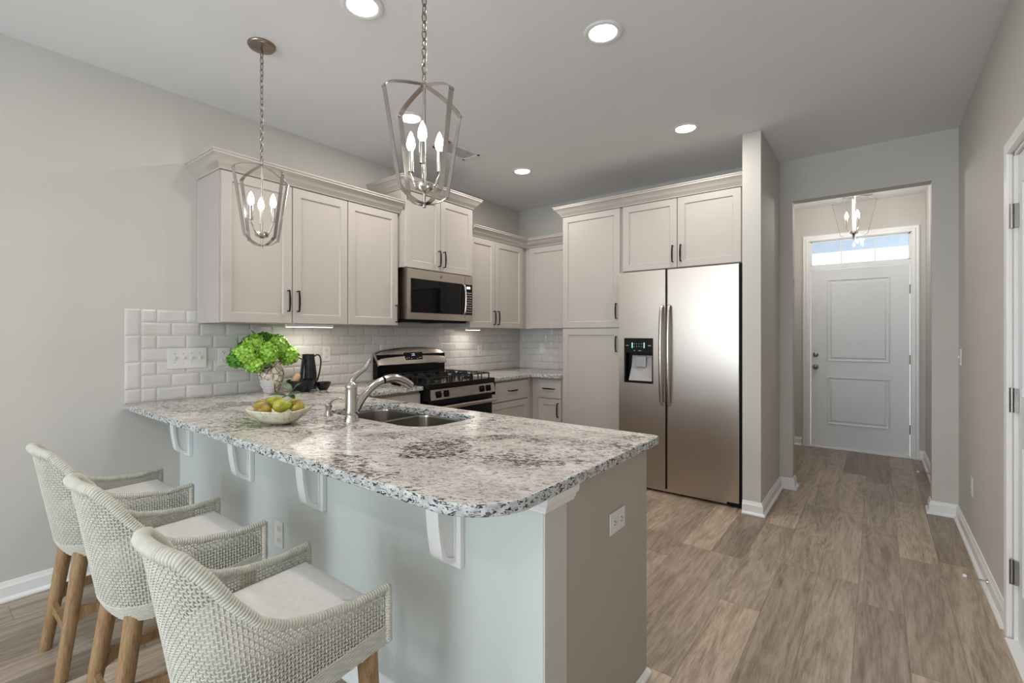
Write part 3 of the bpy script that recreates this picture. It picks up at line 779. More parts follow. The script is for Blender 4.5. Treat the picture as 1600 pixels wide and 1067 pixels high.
for y in (RY0+.035, RY1-.035): MB().box((.672, y-.012, .727), (.720, y+.012, .747), .003).build('handle_post', 'steel', dr)
MB().box((.636, RY0+.006, .03), (.668, RY1-.006, .148), .004).build('storage_drawer', 'steel', r)
# backguard: black riser with arched stainless fascia leaning back
MB().box((.012, RY0+.002, .928), (.075, RY1-.002, 1.135), .003).build('riser', 'black', r)
mb = MB(); L_ = []
K = 20
for k in range(K+1):
    t = k/K; y = RY0+.001+(RY1-RY0-.002)*t; e = (2*t-1)
    top = 1.195-.032*e**2-.018*max(0, abs(e)-.88)/.12; bo = 1.040
    # profile across depth
    L_.append([(.014, y, top-.012), (.018, y, top), (.040, y, top), (.052, y, top-.010), (.098, y, bo+.010), (.092, y, bo), (.080, y, bo), (.070, y, bo+.03)])
mb.loops(L_); bg = mb.build('backguard', 'steel', r, 40)
def bgm(u, w, n=0):
    """point on the tilted fascia"""
    sl = Vector((.052-.098, 1.185-1.05)); return None
TB = Matrix.Translation((.0985, (RY0+RY1)/2, 1.050)) @ Matrix.Rotation(-math.atan2(.046, .125), 4, 'Y') @ RX.to_3x3().to_4x4()
mb = MB().loops([[(-.105, .028, z), (.105, .028, z), (.120, .108, z), (-.120, .108, z)] for z in (-.004, .0015)]); mb.xf(TB); mb.build('display_bezel', 'chrome', bg)
mb = MB().loops([[(-.100, .032, z), (.100, .032, z), (.114, .104, z), (-.114, .104, z)] for z in (0, .0025)]); mb.xf(TB); mb.build('display', 'blackglass', bg)
mb = text_mesh('4:03', .026); mb.xf(TB @ Matrix.Translation((-.005, .082, .0032))); mb.build('clock_digits', 'screen', bg, 0)
mb = MB()
for u, w in ((-.085, .05), (-.058, .052), (-.03, .045), (.04, .045), (.066, .052), (.085, .052), (.066, .082), (.084, .082)):
    mb = MB().box((u-.004, w-.003, .0026), (u+.004, w+.003, .0034)); mb.xf(TB); mb.build('display_icon', 'plate', bg, 0)
# burners and grates
for (x, y) in ((.22, -1.96), (.53, -1.96), (.22, -1.50), (.53, -1.50), (.375, -1.728)):
    mb = MB().lathe([(.001, .9285), (.048, .9285), (.048, .933), (.036, .936), (.036, .944), (.030, .948), (.001, .949)], (x, y, 0), 20); mb.build('burner', 'iron', r)
def grate(y0, y1):
    mb = MB(); zt, zb = .972, .930; x0, x1 = .10, .675
    c = .03
    loop = []
    pts = [(x0+c, y0, zt), (x1-c, y0, zt), (x1, y0+c, zt), (x1, y1-c, zt), (x1-c, y1, zt), (x0+c, y1, zt), (x0, y1-c, zt), (x0, y0+c, zt)]
    mb.tube(pts, .0055, 6, closed=True)
    ym = (y0+y1)/2
    def arch(a, b):
        a = Vector(a); b = Vector(b); d = b-a
        mb.tube([a+Vector((0, 0, zb-zt)), a+d*.02, a+d*.1+Vector((0, 0, .004)), a+d*.9+Vector((0, 0, .004)), a+d*.98, b+Vector((0, 0, zb-zt))], .005, 6)
    for xc in (.22, .375, .53):
        arch((xc, y0, zt), (xc, ym-.03, zt)); arch((xc, ym+.03, zt), (xc, y1, zt))
    arch((x0, ym, zt), (.20, ym, zt)); arch((.24, ym, zt), (.36, ym, zt)); arch((.39, ym, zt), (.51, ym, zt)); arch((.55, ym, zt), (x1, ym, zt))
    for p in ((x0+.01, y0+.01), (x1-.01, y0+.01), (x0+.01, y1-.01), (x1-.01, y1-.01)): mb.tube([(p[0], p[1], .9285), (p[0], p[1], zt)], .006, 6)
    return mb.build('grate', 'iron', r)
W3 = (RY1-RY0-.06)/3
for i in range(3): grate(RY0+.03+i*W3+.004, RY0+.03+(i+1)*W3-.004)
# ================================================================== MICROWAVE
MY0, MY1 = -2.093, -1.315
r = empty('microwave', (.22, (MY0+MY1)/2, 1.425), 'stainless over-the-range microwave above the gas range', 'microwave')
MB().box((.012, MY0+.001, 1.437), (.385, MY1-.001, 1.8505), .003).build('body', 'bronze', r)
MB().box((.03, MY0+.01, 1.412), (.375, MY1-.04, 1.4365), .003).build('underside_vent', 'rubber', r)
for i in range(2): MB().box((.14, MY0+.06+i*.42, 1.408), (.30, MY0+.26+i*.42, 1.4118), .001).build('grease_filter', 'hinge', r)
fc = MB().box((.3852, MY0, 1.432), (.425, MY1-.105, 1.842), .005).build('door', 'steel', r)
kp = MB().box((.3852, MY1-.104, 1.432), (.425, MY1, 1.842), .005).build('control_panel', 'steel', r)
MB().box((.4252, MY0+.03, 1.488), (.4285, MY1-.106, 1.765), .001).build('window', 'blackglass', fc)
MB().box((.4252, MY1-.103, 1.488), (.4285, MY1-.012, 1.765), .001).build('keypad_glass', 'blackglass', kp)
MB().tube(cr([(.4285, MY1-.135, 1.755), (.452, MY1-.135, 1.735), (.462, MY1-.135, 1.63), (.452, MY1-.135, 1.515), (.4285, MY1-.135, 1.497)]), .001, 10, flat=(.008, .011), up=(0, 1, 0)).build('handle', 'steel', fc)
MB().lathe([(.001, 0), (.013, 0), (.013, .0015), (.011, .002), (.001, .002)], (0, 0, 0), 20).xf(at('x', .4251) @ Matrix.Translation(((MY0+MY1)/2-.02, 1.803, 0))).build('round_badge', 'bronze', fc)
MB().box((.4286, MY1-.085, 1.725), (.4292, MY1-.04, 1.745)).build('clock_display', 'screen', kp, 0)
mb = MB()
for i in range(3):
    for j in range(9): mb.box((.4286, MY1-.088+i*.026, 1.508+j*.022), (.4291, MY1-.078+i*.026, 1.516+j*.022))
mb.build('key_marks', 'plate', kp, 0)
for (x, z) in ((.15, 1.79), (.15, 1.47)): MB().tube([(x, MY0+.0008, z), (x, MY0-.002, z)], .006, 10).build('side_screw', 'chrome', r)
# ================================================================== REFRIGERATOR
FX0, FXM0, FXM1, FX1, FYF = 1.600, 2.004, 2.019, 2.556, -.720
r = empty('refrigerator', (2.08, -.37, 0), 'stainless side-by-side refrigerator with black water dispenser', 'refrigerator')
MB().box((FX0+.008, -.652, .012), (FX1+.010, -.03, 1.835), .004).build('cabinet_body', 'rubber', r)
MB().box((FX0+.006, -.660, .012), (FX1-.075, -.6525, .030)).box((FX0+.01, -.70, .0165), (FX1-.09, -.660, .038), .003).build('bottom_grille', 'fridge', r)
MB().box((FX1-.085, -.712, .018), (FX1+.006, -.655, .034), .002).build('hinge_cover', 'rubber', r)
for x in (FX0+.05, FX1-.05): MB().tube([(x, -.62, .0005), (x, -.62, .012)], .02, 12).build('roller_foot', 'rubber', r)
# left door has a real dispenser recess
dl = MB(); DX0, DX1, DZ0, DZ1 = 1.648, 1.903, .897, 1.279
for q in ((FX0, .040, FXM0, DZ0), (FX0, DZ1, FXM0, 1.843), (FX0, DZ0, DX0, DZ1), (DX1, DZ0, FXM0, DZ1)): dl.box((q[0], FYF, q[1]), (q[2], -.655, q[3]))
bmesh.ops.remove_doubles(dl.bm, verts=dl.bm.verts, dist=1e-5)
dl = dl.build('freezer_door', 'fridge', r, 0)
dr = MB().box((FXM1, FYF, .040), (FX1, -.655, 1.843), .004).build('fridge_door', 'fridge', r, 0)
MB().box((FX1+.0005, FYF+.012, .045), (FX1+.012, -.655, 1.838)).build('door_gasket', 'rubber', dr, 0)
MB().box((FXM0+.0008, FYF+.006, .045), (FXM1-.0008, -.655, 1.840)).build('door_gap_seal', 'rubber', dl, 0)
fr = MB()
fr.box((DX0, FYF-.003, 1.150), (DX1, FYF+.03, DZ1), .004).box((DX0, FYF-.003, DZ0), (DX0+.014, FYF+.03, 1.150), .003).box((DX1-.010, FYF-.003, DZ0), (DX1, FYF+.03, 1.150), .003).box((DX0, FYF-.003, DZ0), (DX1, FYF+.03, DZ0+.012), .003)
fr.box((DX0+.002, FYF+.052, DZ0+.002), (DX1-.002, FYF+.062, DZ1-.002))
fr.build('dispenser_housing', 'black', dl)
MB().loops([[(x, y, z) for x, y, z in ((DX0+.055, FYF+.050, 1.13), (DX1-.014, FYF+.050, 1.13), (DX1-.012, FYF+.044, 1.04), (DX1-.012, FYF+.004, DZ0+.020), (DX0+.04, FYF+.004, DZ0+.020), (DX0+.05, FYF+.044, 1.04))], [(x, y, z) for x, y, z in ((DX0+.055, FYF+.052, 1.13), (DX1-.014, FYF+.052, 1.13), (DX1-.012, FYF+.050, 1.04), (DX1-.012, FYF+.030, DZ0+.013), (DX0+.04, FYF+.030, DZ0+.013), (DX0+.05, FYF+.050, 1.04))]]).build('drip_ramp', 'greyp', dl, 0)
MB().box((DX0+.09, FYF+.020, 1.03), (DX1-.07, FYF+.038, 1.125), .012).build('dispenser_paddle', 'greyp', dl)
mb = MB()
for k in range(4):
    for j in range(2): mb.box((1.735+k*.022, FYF-.0036, 1.205+j*.022), (1.743+k*.022, FYF-.0031, 1.210+j*.022))
mb.box((1.665, FYF-.0036, 1.213), (1.69, FYF-.0031, 1.219)).box((1.86, FYF-.0036, 1.213), (1.885, FYF-.0031, 1.219)).box((1.735, FYF-.0036, 1.170), (1.75, FYF-.0031, 1.175)).box((1.775, FYF-.0036, 1.170), (1.80, FYF-.0031, 1.175))
mb.build('panel_markings', 'greyp', dl, 0)
MB().box((1.718, FYF-.0036, 1.195), (1.725, FYF-.0031, 1.24)).box((1.823, FYF-.0036, 1.195), (1.830, FYF-.0031, 1.24)).build('level_bars', 'icy', dl, 0)
for x, par in ((FXM0-.024, dl), (FXM1+.022, dr)):
    mb = MB().tube(cr([(x, FYF-.002, 1.545), (x, FYF-.030, 1.52), (x, FYF-.050, 1.36), (x, FYF-.055, 1.14), (x, FYF-.050, .92), (x, FYF-.030, .755), (x, FYF-.002, .735)]), .001, 12, flat=(.014, .010), up=(1, 0, 0))
    mb.build('handle', 'steel', par)
# ================================================================== PLATES, OUTLETS, SWITCHES   (built facing +x, origin at centre)
def outlet(loc, rz, label):
    r = empty('wall_outlet', (0, 0, 0), label, 'outlet')
    r_p = MB().box((.0005, -.036, -.058), (.006, .036, .058), .003).build('cover_plate', 'plate', r)
    for s in (-1, 1):
        o = MB().prism([(-.016, s*.026-.009), (-.011, s*.026-.014), (.011, s*.026-.014), (.016, s*.026-.009), (.016, s*.026+.009), (.011, s*.026+.014), (-.011, s*.026+.014), (-.016, s*.026+.009)], 'x', .0062, .0078).build('receptacle', 'plate', r, 30)
        m = MB()
        for y in (-.0065, .0065): m.box((.0079, y-.0014, s*.026-.002), (.0082, y+.0014, s*.026+.008))
        m.lathe([(.001, .0079), (.003, .0079), (.003, .0082), (.001, .0082)], (0, 0, s*.026-.007), 10, 'x'); m.build('slots', 'slot', o, 0)
    r.location = loc; r.rotation_euler = (0, 0, rz); return r
T = .0095
outlet((T, -3.302, 1.165), 0, 'white duplex outlet between the four-gang switch plate and the flower vase')
outlet((T, -2.560, 1.160), 0, 'white duplex outlet on the tile just right of the black pitcher')
outlet((T, -.740, 1.138), 0, 'white duplex outlet on the tile right of the range')
outlet((1.236, -3.5505, .405), -PI/2, 'white outlet low on the pale half wall behind the stools')
outlet((XR-.0005, -.565, .385), PI, 'white outlet low on the right wall past the door')
o = outlet((2.6626, -3.095, .672), 0, 'white horizontal outlet on the taupe peninsula end panel'); o.rotation_euler = (PI/2, 0, 0)
r = empty('light_switch', (.338, -.0096, 1.150), 'white switch plate on the short tiled back wall by the pantry', 'light switch')
MB().box((.302, -.0155, 1.092), (.374, -.0097, 1.208), .003).build('cover_plate', 'plate', r)
MB().box((.332, -.0235, 1.146), (.344, -.0158, 1.160), .002).build('toggle', 'plate', r)
r = empty('light_switch', (XR-.001, -.06, 1.153), 'white single switch on the right wall near the hallway opening', 'light switch')
MB().box((XR-.007, -.096, 1.095), (XR-.0006, -.024, 1.211), .003).build('cover_plate', 'plate', r)
MB().box((XR-.017, -.066, 1.146), (XR-.0072, -.054, 1.162), .002).build('toggle', 'plate', r)
r = empty('switch_plate', (T, -3.514, 1.163), 'wide four-gang switch plate on the white tile left of the flower vase', 'light switch')
MB().box((T+.0002, -3.622, 1.100), (T+.0065, -3.406, 1.226), .003).build('cover_plate', 'plate', r)
for i in range(4):
    y = -3.583+i*.046
    MB().prism([(y-.005, 1.152), (y+.005, 1.152), (y+.005, 1.176), (y-.005, 1.176)], 'x', T+.0067, T+.009).build('toggle_slot', 'plate', r, 0)
    MB().box((T+.009, y-.004, 1.160), (T+.017, y+.004, 1.172), .0015).build('toggle', 'plate', r)
    m = MB()
    for z in (1.136, 1.192): m.lathe([(.0005, T+.0067), (.0028, T+.0067), (.0024, T+.0078), (.0005, T+.0078)], (0, y, z), 10, 'x')
    m.build('screw', 'hinge', r)
# door stops and the small sensor in the hall
def doorstop(y, x, z, label):
    r = empty('door_stop', (x, y, z), label, 'door stop', None)
    MB().lathe([(.001, 0), (.012, 0), (.011, -.005), (.001, -.006)], (x, y, z), 14, 'x').build('base', 'nickel', r)
    MB().tube([(x-.003, y, z), (x-.078, y, z+.004)], .0042, 8).build('rod', 'nickel', r)
    MB().tube([(x-.078, y, z+.004), (x-.092, y, z+.0045)], .008, 10).build('tip', 'white', r)
doorstop(-1.195, XR-.0165, .055, 'metal door stop with white tip on the right wall baseboard nearest the camera')
doorstop(1.15, 3.76-.0165, .055, 'small door stop with white tip far down the hallway by the front door')
single('contact_sensor', MB().box((2.8052, .11, 1.74), (2.812, .13, 1.775), .002), 'hinge', 'tiny metal catch on the left jamb of the hallway opening', 'sensor')
# ================================================================== CEILING LIGHTS AND VENTS
def downlight():
    r = empty('recessed_light', (0, 0, 0), '', 'ceiling light', 'recessed downlights in the ceiling')
    MB().lathe([(.068, -.0005), (.092, -.0005), (.094, -.004), (.090, -.008), (.074, -.010), (.066, -.004)], (0, 0, 0), 40, close=True).build('trim_ring', 'lampw', r)
    MB().lathe([(.001, -.003), (.066, -.003), (.066, -.006), (.001, -.0065)], (0, 0, 0), 40).build('lens', 'lens', r)
    l = bpy.data.lights.new('downlight', 'AREA'); l.shape = 'DISK'; l.size = .13; l.energy = 9; l.color = (1, .94, .87)
    o = bpy.data.objects.new('downlight_lamp', l); COL.objects.link(o); o.parent = r; o.location = (0, 0, -.012)
    return r
dlg = downlight()
LOCS = [((1.555, -3.335), 'recessed ceiling light cut off by the top edge, between the two lanterns'),
        ((2.315, -2.490), 'recessed ceiling light at the top, right of the larger lantern'),
        ((2.291, -1.131), 'recessed ceiling light in front of the refrigerator cabinet'),
        ((.856, -1.129), 'recessed ceiling light closest to the kitchen corner'),
        ((.873, -2.460), 'recessed ceiling light seen through the larger lantern'),
        ((1.0, -6.0), 'unseen recessed light added as fill over the living area, window side'), ((2.9, -6.0), 'unseen recessed light added as fill over the living area, door side')]  # these two are out of view, added to brighten the room
for i, ((x, y), lab) in enumerate(LOCS):
    if i == 0: dlg.location = (x, y, H); dlg['label'] = lab
    else: dup(dlg, (x, y, H), None, lab)
# kitchen vent: frame, louvres
r = empty('ceiling_vent', (.72, -1.84, H), 'white ceiling vent seen just behind the larger lantern', 'vent')
m = MB()
for q in ((.63, -2.02, .81, -1.995), (.63, -1.685, .81, -1.66), (.63, -2.02, .65, -1.66), (.79, -2.02, .81, -1.66)): m.box((q[0], q[1], H-.008), (q[2], q[3], H-.0005))
m.build('frame', 'lampw', r, 0)
MB().box((.652, -1.993, H-.0025), (.788, -1.687, H-.0006)).build('backing', 'lampw', r, 0)
for k in range(9):
    MB().prism([(.655+k*.0148, H-.003), (.663+k*.0148, H-.0085), (.665+k*.0148, H-.0085), (.657+k*.0148, H-.003)], 'y', -1.993, -1.687).build('louvre', 'lampw', r, 0)
r = empty('ceiling_vent', (3.2, 1.71, H), 'narrow grey vent in the hallway ceiling by the front door', 'vent')
MB().box((3.06, 1.66, H-.006), (3.34, 1.76, H-.0005), .002).build('frame', 'lampw', r, 0)
for x0, x1 in ((3.07, 3.18), (3.20, 3.33)): MB().box((x0, 1.672, H-.008), (x1, 1.748, H-.0062)).build('grille', 'greyp', r, 0)
# under-cabinet strips
def strip(x, y0, y1, z, label, pw):
    r = empty('under_cabinet_light', (x, (y0+y1)/2, z), label, 'strip light')
    MB().box((x-.022, y0, z-.018), (x+.022, y1, z-.0006), .002).build('housing', 'lampw', r)
    MB().box((x-.017, y0+.006, z-.0205), (x+.017, y1-.006, z-.0182)).build('diffuser', 'ucl', r, 0)
    l = bpy.data.lights.new('strip', 'AREA'); l.shape = 'RECTANGLE'; l.size = .034; l.size_y = y1-y0-.02; l.energy = pw; l.color = (1, .93, .84)
    o = bpy.data.objects.new('strip_lamp', l); COL.objects.link(o); o.parent = r; o.location = (0, 0, -.022)
strip(.20, -2.98, -2.63, 1.38, 'glowing strip light under the upper cabinets above the black pitcher', 1.3)
strip(.17, -1.12, -.93, 1.372, 'glowing strip light under the cabinet right of the microwave', .9)
# ================================================================== LANTERN PENDANTS
def lantern(name, chain_len, arm0=0, scale=1, KA=1.18, KB=1.065):
    """origin at the bottom finial; height .445 m"""
    r = empty(name, (0, 0, 0), '', 'pendant light')
    h0, hs, ht = .012, .362, .425
    half = [(0, h0), (.030, h0+.004), (.058, h0+.018), (.080, h0+.038), (.089, h0+.060), (.133, hs-.02), (.138, hs-.004), (.134, hs+.008), (.110, hs+.026), (.060, hs+.046), (0, ht)]
    fine = cr([(a, 0, b) for a, b in half], 5)
    for k in range(2):
        a = PI/2*k; kk = (KB, KA)[k]
        ring = [Vector((p.x*kk, 0, p.z)) for p in fine]+[Vector((-p.x*kk, 0, p.z)) for p in reversed(fine[1:-1])]
        dz = .0035*k
        m = MB().band([p+Vector((0, 0, dz)) for p in ring], .019, .003, (0, 1, 0), closed=True)
        m.xf(Matrix.Rotation(a, 4, 'Z')); m.build('hoop', 'nickel', r, 30)
    MB().lathe([(.001, 0), (.006, .001), (.006, .012), (.0055, .014), (.0055, .05), (.03, .060), (.034, .072), (.034, .080), (.026, .082), (.006, .083), (.0055, .42), (.008, .424), (.008, .440), (.001, .442)], (0, 0, 0), 20).build('stem', 'nickel', r)
    for k in range(3):
        a = 2*PI*k/3+arm0; c, s_ = math.cos(a), math.sin(a)
        arm = MB().tube(cr([(c*.020, s_*.020, .076), (c*.040, s_*.040, .084), (c*.048, s_*.048, .105), (c*.058, s_*.058, .124), (c*.058, s_*.058, .136)], 5), .0036, 8)
        arm = arm.build('arm', 'nickel', r)
        MB().lathe([(.001, .134), (.010, .134), (.010, .205), (.008, .207), (.001, .207)], (c*.058, s_*.058, 0), 14).build('candle_sleeve', 'nickel', arm)
        MB().lathe([(.001, .207), (.008, .208), (.0145, .222), (.0155, .234), (.012, .252), (.006, .268), (.001, .277)], (c*.058, s_*.058, 0), 14).build('bulb', 'bulb', arm)
    # chain
    m = MB(); z = .438; n = 0; lw, lh = .0085, .019
    while z < .442+chain_len-.012:
        P = [(math.cos(t)*lw, 0, z+lh*.72+math.sin(t)*lh) for t in [2*PI*i/14 for i in range(14)]]
        if n % 2: P = [(0, p[0], p[2]) for p in P]
        m.tube(P, .0024, 6, closed=True); z += lh*1.56; n += 1
    m.build('chain', 'bronze', r)
    m = MB().tube([(.004, .004, .44), (-.003, .002, .44+chain_len*.5), (0, 0, .442+chain_len)], .0012, 6); m.build('cord', 'greyp', r)
    t = .442+chain_len
    MB().lathe([(.001, t-.03), (.006, t-.028), (.012, t-.024), (.060, t-.016), (.066, t-.008), (.066, t-.0008), (.001, t-.0008)], (0, 0, 0), 32).build('canopy', 'bronze', r)
    r.scale = (scale, scale, scale)
    return r
cl = H-1.748-.442
p1 = lantern('pendant_lantern', cl, math.radians(-97))
p1.location = (.906, -3.476, 1.748); p1['label'] = 'smaller-looking brushed nickel lantern pendant hanging in front of the upper cabinets'; p1.rotation_euler = (0, 0, math.radians(15)); p1['group'] = 'lantern pendants over the peninsula'
p2 = lantern('pendant_lantern', cl, math.radians(-43)); p2.location = (2.133, -3.494, 1.748); p2.rotation_euler = (0, 0, math.radians(-6))
p2['label'] = 'larger-looking brushed nickel lantern pendant at top centre, nearest the camera'; p2['group'] = p1['group']
# foyer fixture, wider and on a short chain
p3 = lantern('foyer_lantern', H-2.222-.442, math.radians(-60), 1, 1.3, 1.25)
p3.location = (3.19, 1.1, 2.222); p3['label'] = 'lantern fixture lit in the hallway in front of the front door'
l = bpy.data.lights.new('foyer_glow', 'POINT'); l.energy = 19; l.shadow_soft_size = .05; l.color = (1, .95, .89)
o = bpy.data.objects.new('foyer_lamp', l); COL.objects.link(o); o.parent = p3; o.location = (0, 0, .30)
for q in (p1, p2):
    l = bpy.data.lights.new('pendant_glow', 'POINT'); l.energy = 2.2; l.shadow_soft_size = .05; l.color = (1, .94, .87)
    o = bpy.data.objects.new('pendant_lamp', l); COL.objects.link(o); o.parent = q; o.location = (0, 0, .29)
# ================================================================== THINGS ON THE PENINSULA
CT = .9145
# vase with checked cloth tag
VX, VY = .135, -3.052
r = empty('vase', (VX, VY, CT), 'cream crackle-glazed vase with a checked cloth patch holding the green flowers', 'vase')
MB().lathe([(.001, CT), (.045, CT), (.048, CT+.004), (.068, CT+.055), (.082, CT+.105), (.083, CT+.135), (.074, CT+.165), (.060, CT+.185), (.056, CT+.20), (.060, CT+.212), (.056, CT+.212), (.050, CT+.20), (.054, CT+.18), (.070, CT+.13), (.060, CT+.05), (.04, CT+.012), (.001, CT+.010)], (VX, VY, 0), 36).build('body', 'crackle', r)
m = MB(); L_ = []
for z, rr in ((.003, .0505), (.03, .061), (.06, .0725), (.09, .0808)):
    row = []
    for k in range(7):
        a = math.radians(-44)+math.radians(-32+64*k/6); row.append(Vector((VX+(rr+.0015)*math.cos(a), VY+(rr+.0015)*math.sin(a), CT+z)))
    row2 = [Vector((VX+(p.x-VX)*1.02, VY+(p.y-VY)*1.02, p.z)) for p in reversed(row)]
    L_.append(row+row2)
m.loops(L_); m.build('checked_patch', 'plaid', r)
# green hydrangea-like bunch
r = empty('flower_bouquet', (VX, VY, CT+.2), 'bunch of bright green ruffled flowers spilling from the crackled vase', 'flowers')
rnd = random.Random(5)
heads = [((.205, -3.255, 1.175), .068, 'petal'), ((.170, -3.175, 1.245), .062, 'petal'), ((.215, -3.120, 1.190), .070, 'petal'), ((.120, -3.085, 1.262), .058, 'petal2'), ((.180, -3.035, 1.235), .066, 'petal'),
         ((.110, -2.990, 1.215), .056, 'petal2'), ((.160, -2.945, 1.165), .060, 'petal'), ((.215, -3.20, 1.120), .052, 'petal'), ((.075, -3.185, 1.215), .05, 'petal2'), ((.19, -3.30, 1.15), .045, 'petal2')]
def flower_head(c, R, n, rnd):
    m = MB(); c = Vector(c)
    for i in range(n):
        z = 1-2*(i+.5)/n; t = i*2.39996; q = math.sqrt(1-z*z)
        d = Vector((q*math.cos(t), q*math.sin(t), z)); P = c+d*R*rnd.uniform(.86, 1.06)
        a = d.orthogonal().normalized(); b = d.cross(a); ph = rnd.uniform(0, PI)
        s = rnd.uniform(.018, .026)
        for k in range(4):
            th = ph+k*PI/2; e = a*math.cos(th)+b*math.sin(th); f = a*-math.sin(th)+b*math.cos(th); lift = rnd.uniform(.1, .45)
            v = [P-d*.001, P+e*s*.55+f*s*.5+d*s*lift*.5, P+e*s*1.05+f*s*.22+d*s*lift, P+e*s*1.05-f*s*.22+d*s*lift, P+e*s*.55-f*s*.5+d*s*lift*.5]
            vs = [m.bm.verts.new(x) for x in v]
            m.bm.faces.new((vs[0], vs[1], vs[2])); m.bm.faces.new((vs[0], vs[2], vs[3])); m.bm.faces.new((vs[0], vs[3], vs[4]))
    m.lathe([(.001, -R*.7), (R*.5, -R*.5), (R*.7, 0), (R*.5, R*.5), (.001, R*.7)], c, 10)
    return m
for c, R, mt in heads:
    h = flower_head(c, R, int(70*(R/.06)**2), rnd).build('flower_head', mt, r, 0)
    s0 = Vector((VX+(c[0]-VX)*.2, VY+(c[1]-VY)*.12, CT+.10))
    MB().tube([s0, s0.lerp(Vector(c), .5)+Vector((0, 0, .015)), Vector(c)], .0025, 6).build('stem', 'leaf', r)
def leaf_mesh(m, p, d, up, ln, wd):
    d = Vector(d).normalized(); up = Vector(up); sd = d.cross(up).normalized(); up = sd.cross(d)
    L_ = []
    for k in range(7):
        t = k/6; w_ = wd*math.sin(PI*min(.98, t*.92+.04))**.8; q = Vector(p)+d*ln*t-up*ln*.25*t*t
        L_.append([q-sd*w_+up*w_*.35, q+up*.0006, q+sd*w_+up*w_*.35, q-up*.0006])
    m.loops(L_)
for c, d in (((.20, -3.30, 1.14), (.1, -1, .1)), ((.09, -3.0, 1.27), (0, .7, .6)), ((.16, -2.90, 1.15), (0.2, 1, -.2)), ((.13, -3.15, 1.28), (0, -.3, .9))):
    m = MB(); leaf_mesh(m, c, d, (0, 0, 1), .07, .02); m.build('leaf', 'petal2', r)
# black bowls, pitcher, loaf
def bowl_prof(R, h, foot, t=.005):
    o = [(.001, 0), (foot, 0), (foot+.004, .004)]; K = 7
    for k in range(1, K+1):
        a = k/K; o.append((foot+.004+(R-foot-.004)*math.sin(a*PI/2)**.8, .004+(h-.004)*a))
    i = [(max(.001, p[0]-t), p[1]+t*.6) for p in reversed(o[3:-1])]
    return o+[(R-t, h)]+i+[(foot*.8, t+.003), (.001, t+.003)]
single('black_bowl', MB().lathe([(a, b+CT) for a, b in bowl_prof(.098, .082, .052)], (.245, -2.893, 0), 36), 'blackcer', 'larger black ceramic bowl in front of the black pitcher', 'bowl', loc=(.245, -2.893, CT))
single('black_bowl', MB().lathe([(a, b+CT) for a, b in bowl_prof(.054, .055, .026)], (.262, -2.740, 0), 28), 'blackcer', 'small black dipping bowl right beside the larger black bowl', 'bowl', loc=(.262, -2.740, CT))
m = MB().lathe([(.001, -.048), (.016, -.045), (.024, -.030), (.026, 0), (.024, .030), (.014, .046), (.001, .05)], (0, 0, 0), 16); m.xf(Matrix.Translation((.222, -2.928, CT+.080)) @ Matrix.Rotation(-.45, 4, 'X') @ Matrix.Rotation(.25, 4, 'Y'))
single('bread_piece', m, 'bread', 'tan crusty piece leaning inside the larger black bowl', 'bread')
JX, JY = .125, -2.775
r = empty('pitcher', (JX, JY, CT), 'tall black ribbed pitcher with looped handle standing behind the black bowls', 'pitcher')
m = MB(); L_ = []
for rr, z in ((.001, 0), (.058, 0), (.062, .006), (.060, .05), (.055, .12), (.047, .19), (.041, .235), (.042, .252), (.038, .252), (.037, .235), (.043, .19), (.05, .10), (.05, .012), (.001, .010)):
    row = []
    for k in range(64):
        a = 2*PI*k/64; q = rr*(1+(.022*math.cos(a*16) if .004 < z < .24 and rr > .01 else 0))
        row.append((JX+q*math.cos(a), JY+q*math.sin(a), CT+z))
    L_.append(row)
m.loops(L_); m.build('body', 'blackcer', r, 30)
hd = Vector((.45, .89, 0))
MB().tube([Vector((JX, JY, CT))+hd*a+Vector((0, 0, b)) for a, b in [(p.x, p.z) for p in cr([(.040, 0, .236), (.062, 0, .247), (.080, 0, .232), (.085, 0, .19), (.078, 0, .13), (.066, 0, .075), (.058, 0, .055)])]], .001, 10, flat=(.0065, .0055), up=(-.89, .45, 0)).build('handle', 'blackcer', r)
# stone bowl with pears
BX, BY = 1.284, -3.575
bd = Vector((.784, .621, 0))
m = MB(); L_ = []
out_ = [(.001, 0), (.30, 0), (.55, .010), (.78, .028), (.94, .050), (1.0, .062), (.985, .066), (.95, .064), (.90, .056), (.74, .036), (.5, .020), (.001, .013)]
for rr, z in out_:
    row = []
    for k in range(48):
        a = 2*PI*k/48; ex = math.cos(a); ey = math.sin(a)
        lift = .010*abs(ex)**3*max(0, (rr-.5))*2
        R = .140*rr; row.append((R*ex, R*.80*ey, CT+z+lift+.003*math.sin(a*3+1)*rr))
    L_.append(row)
m.loops(L_); m.xf(Matrix.Translation((BX, BY, 0)) @ Matrix.Rotation(math.atan2(.621, .784), 4, 'Z'))
single('stone_bowl', m, 'marble', 'wide cream stone bowl of pears on the peninsula', 'bowl', loc=(BX, BY, CT))
def pear(mt, label):
    r = empty('pear', (0, 0, 0), label, 'pear', 'pears in the stone bowl')
    MB().lathe([(.001, -.034), (.012, -.035), (.026, -.028), (.033, -.012), (.034, .002), (.028, .020), (.019, .036), (.015, .048), (.010, .055), (.001, .056)], (0, 0, 0), 20).build('fruit', mt, r)
    MB().tube([(0, 0, .054), (.002, .001, .066), (.006, .002, .074)], .0014, 6).build('stem', 'stem', r); return r
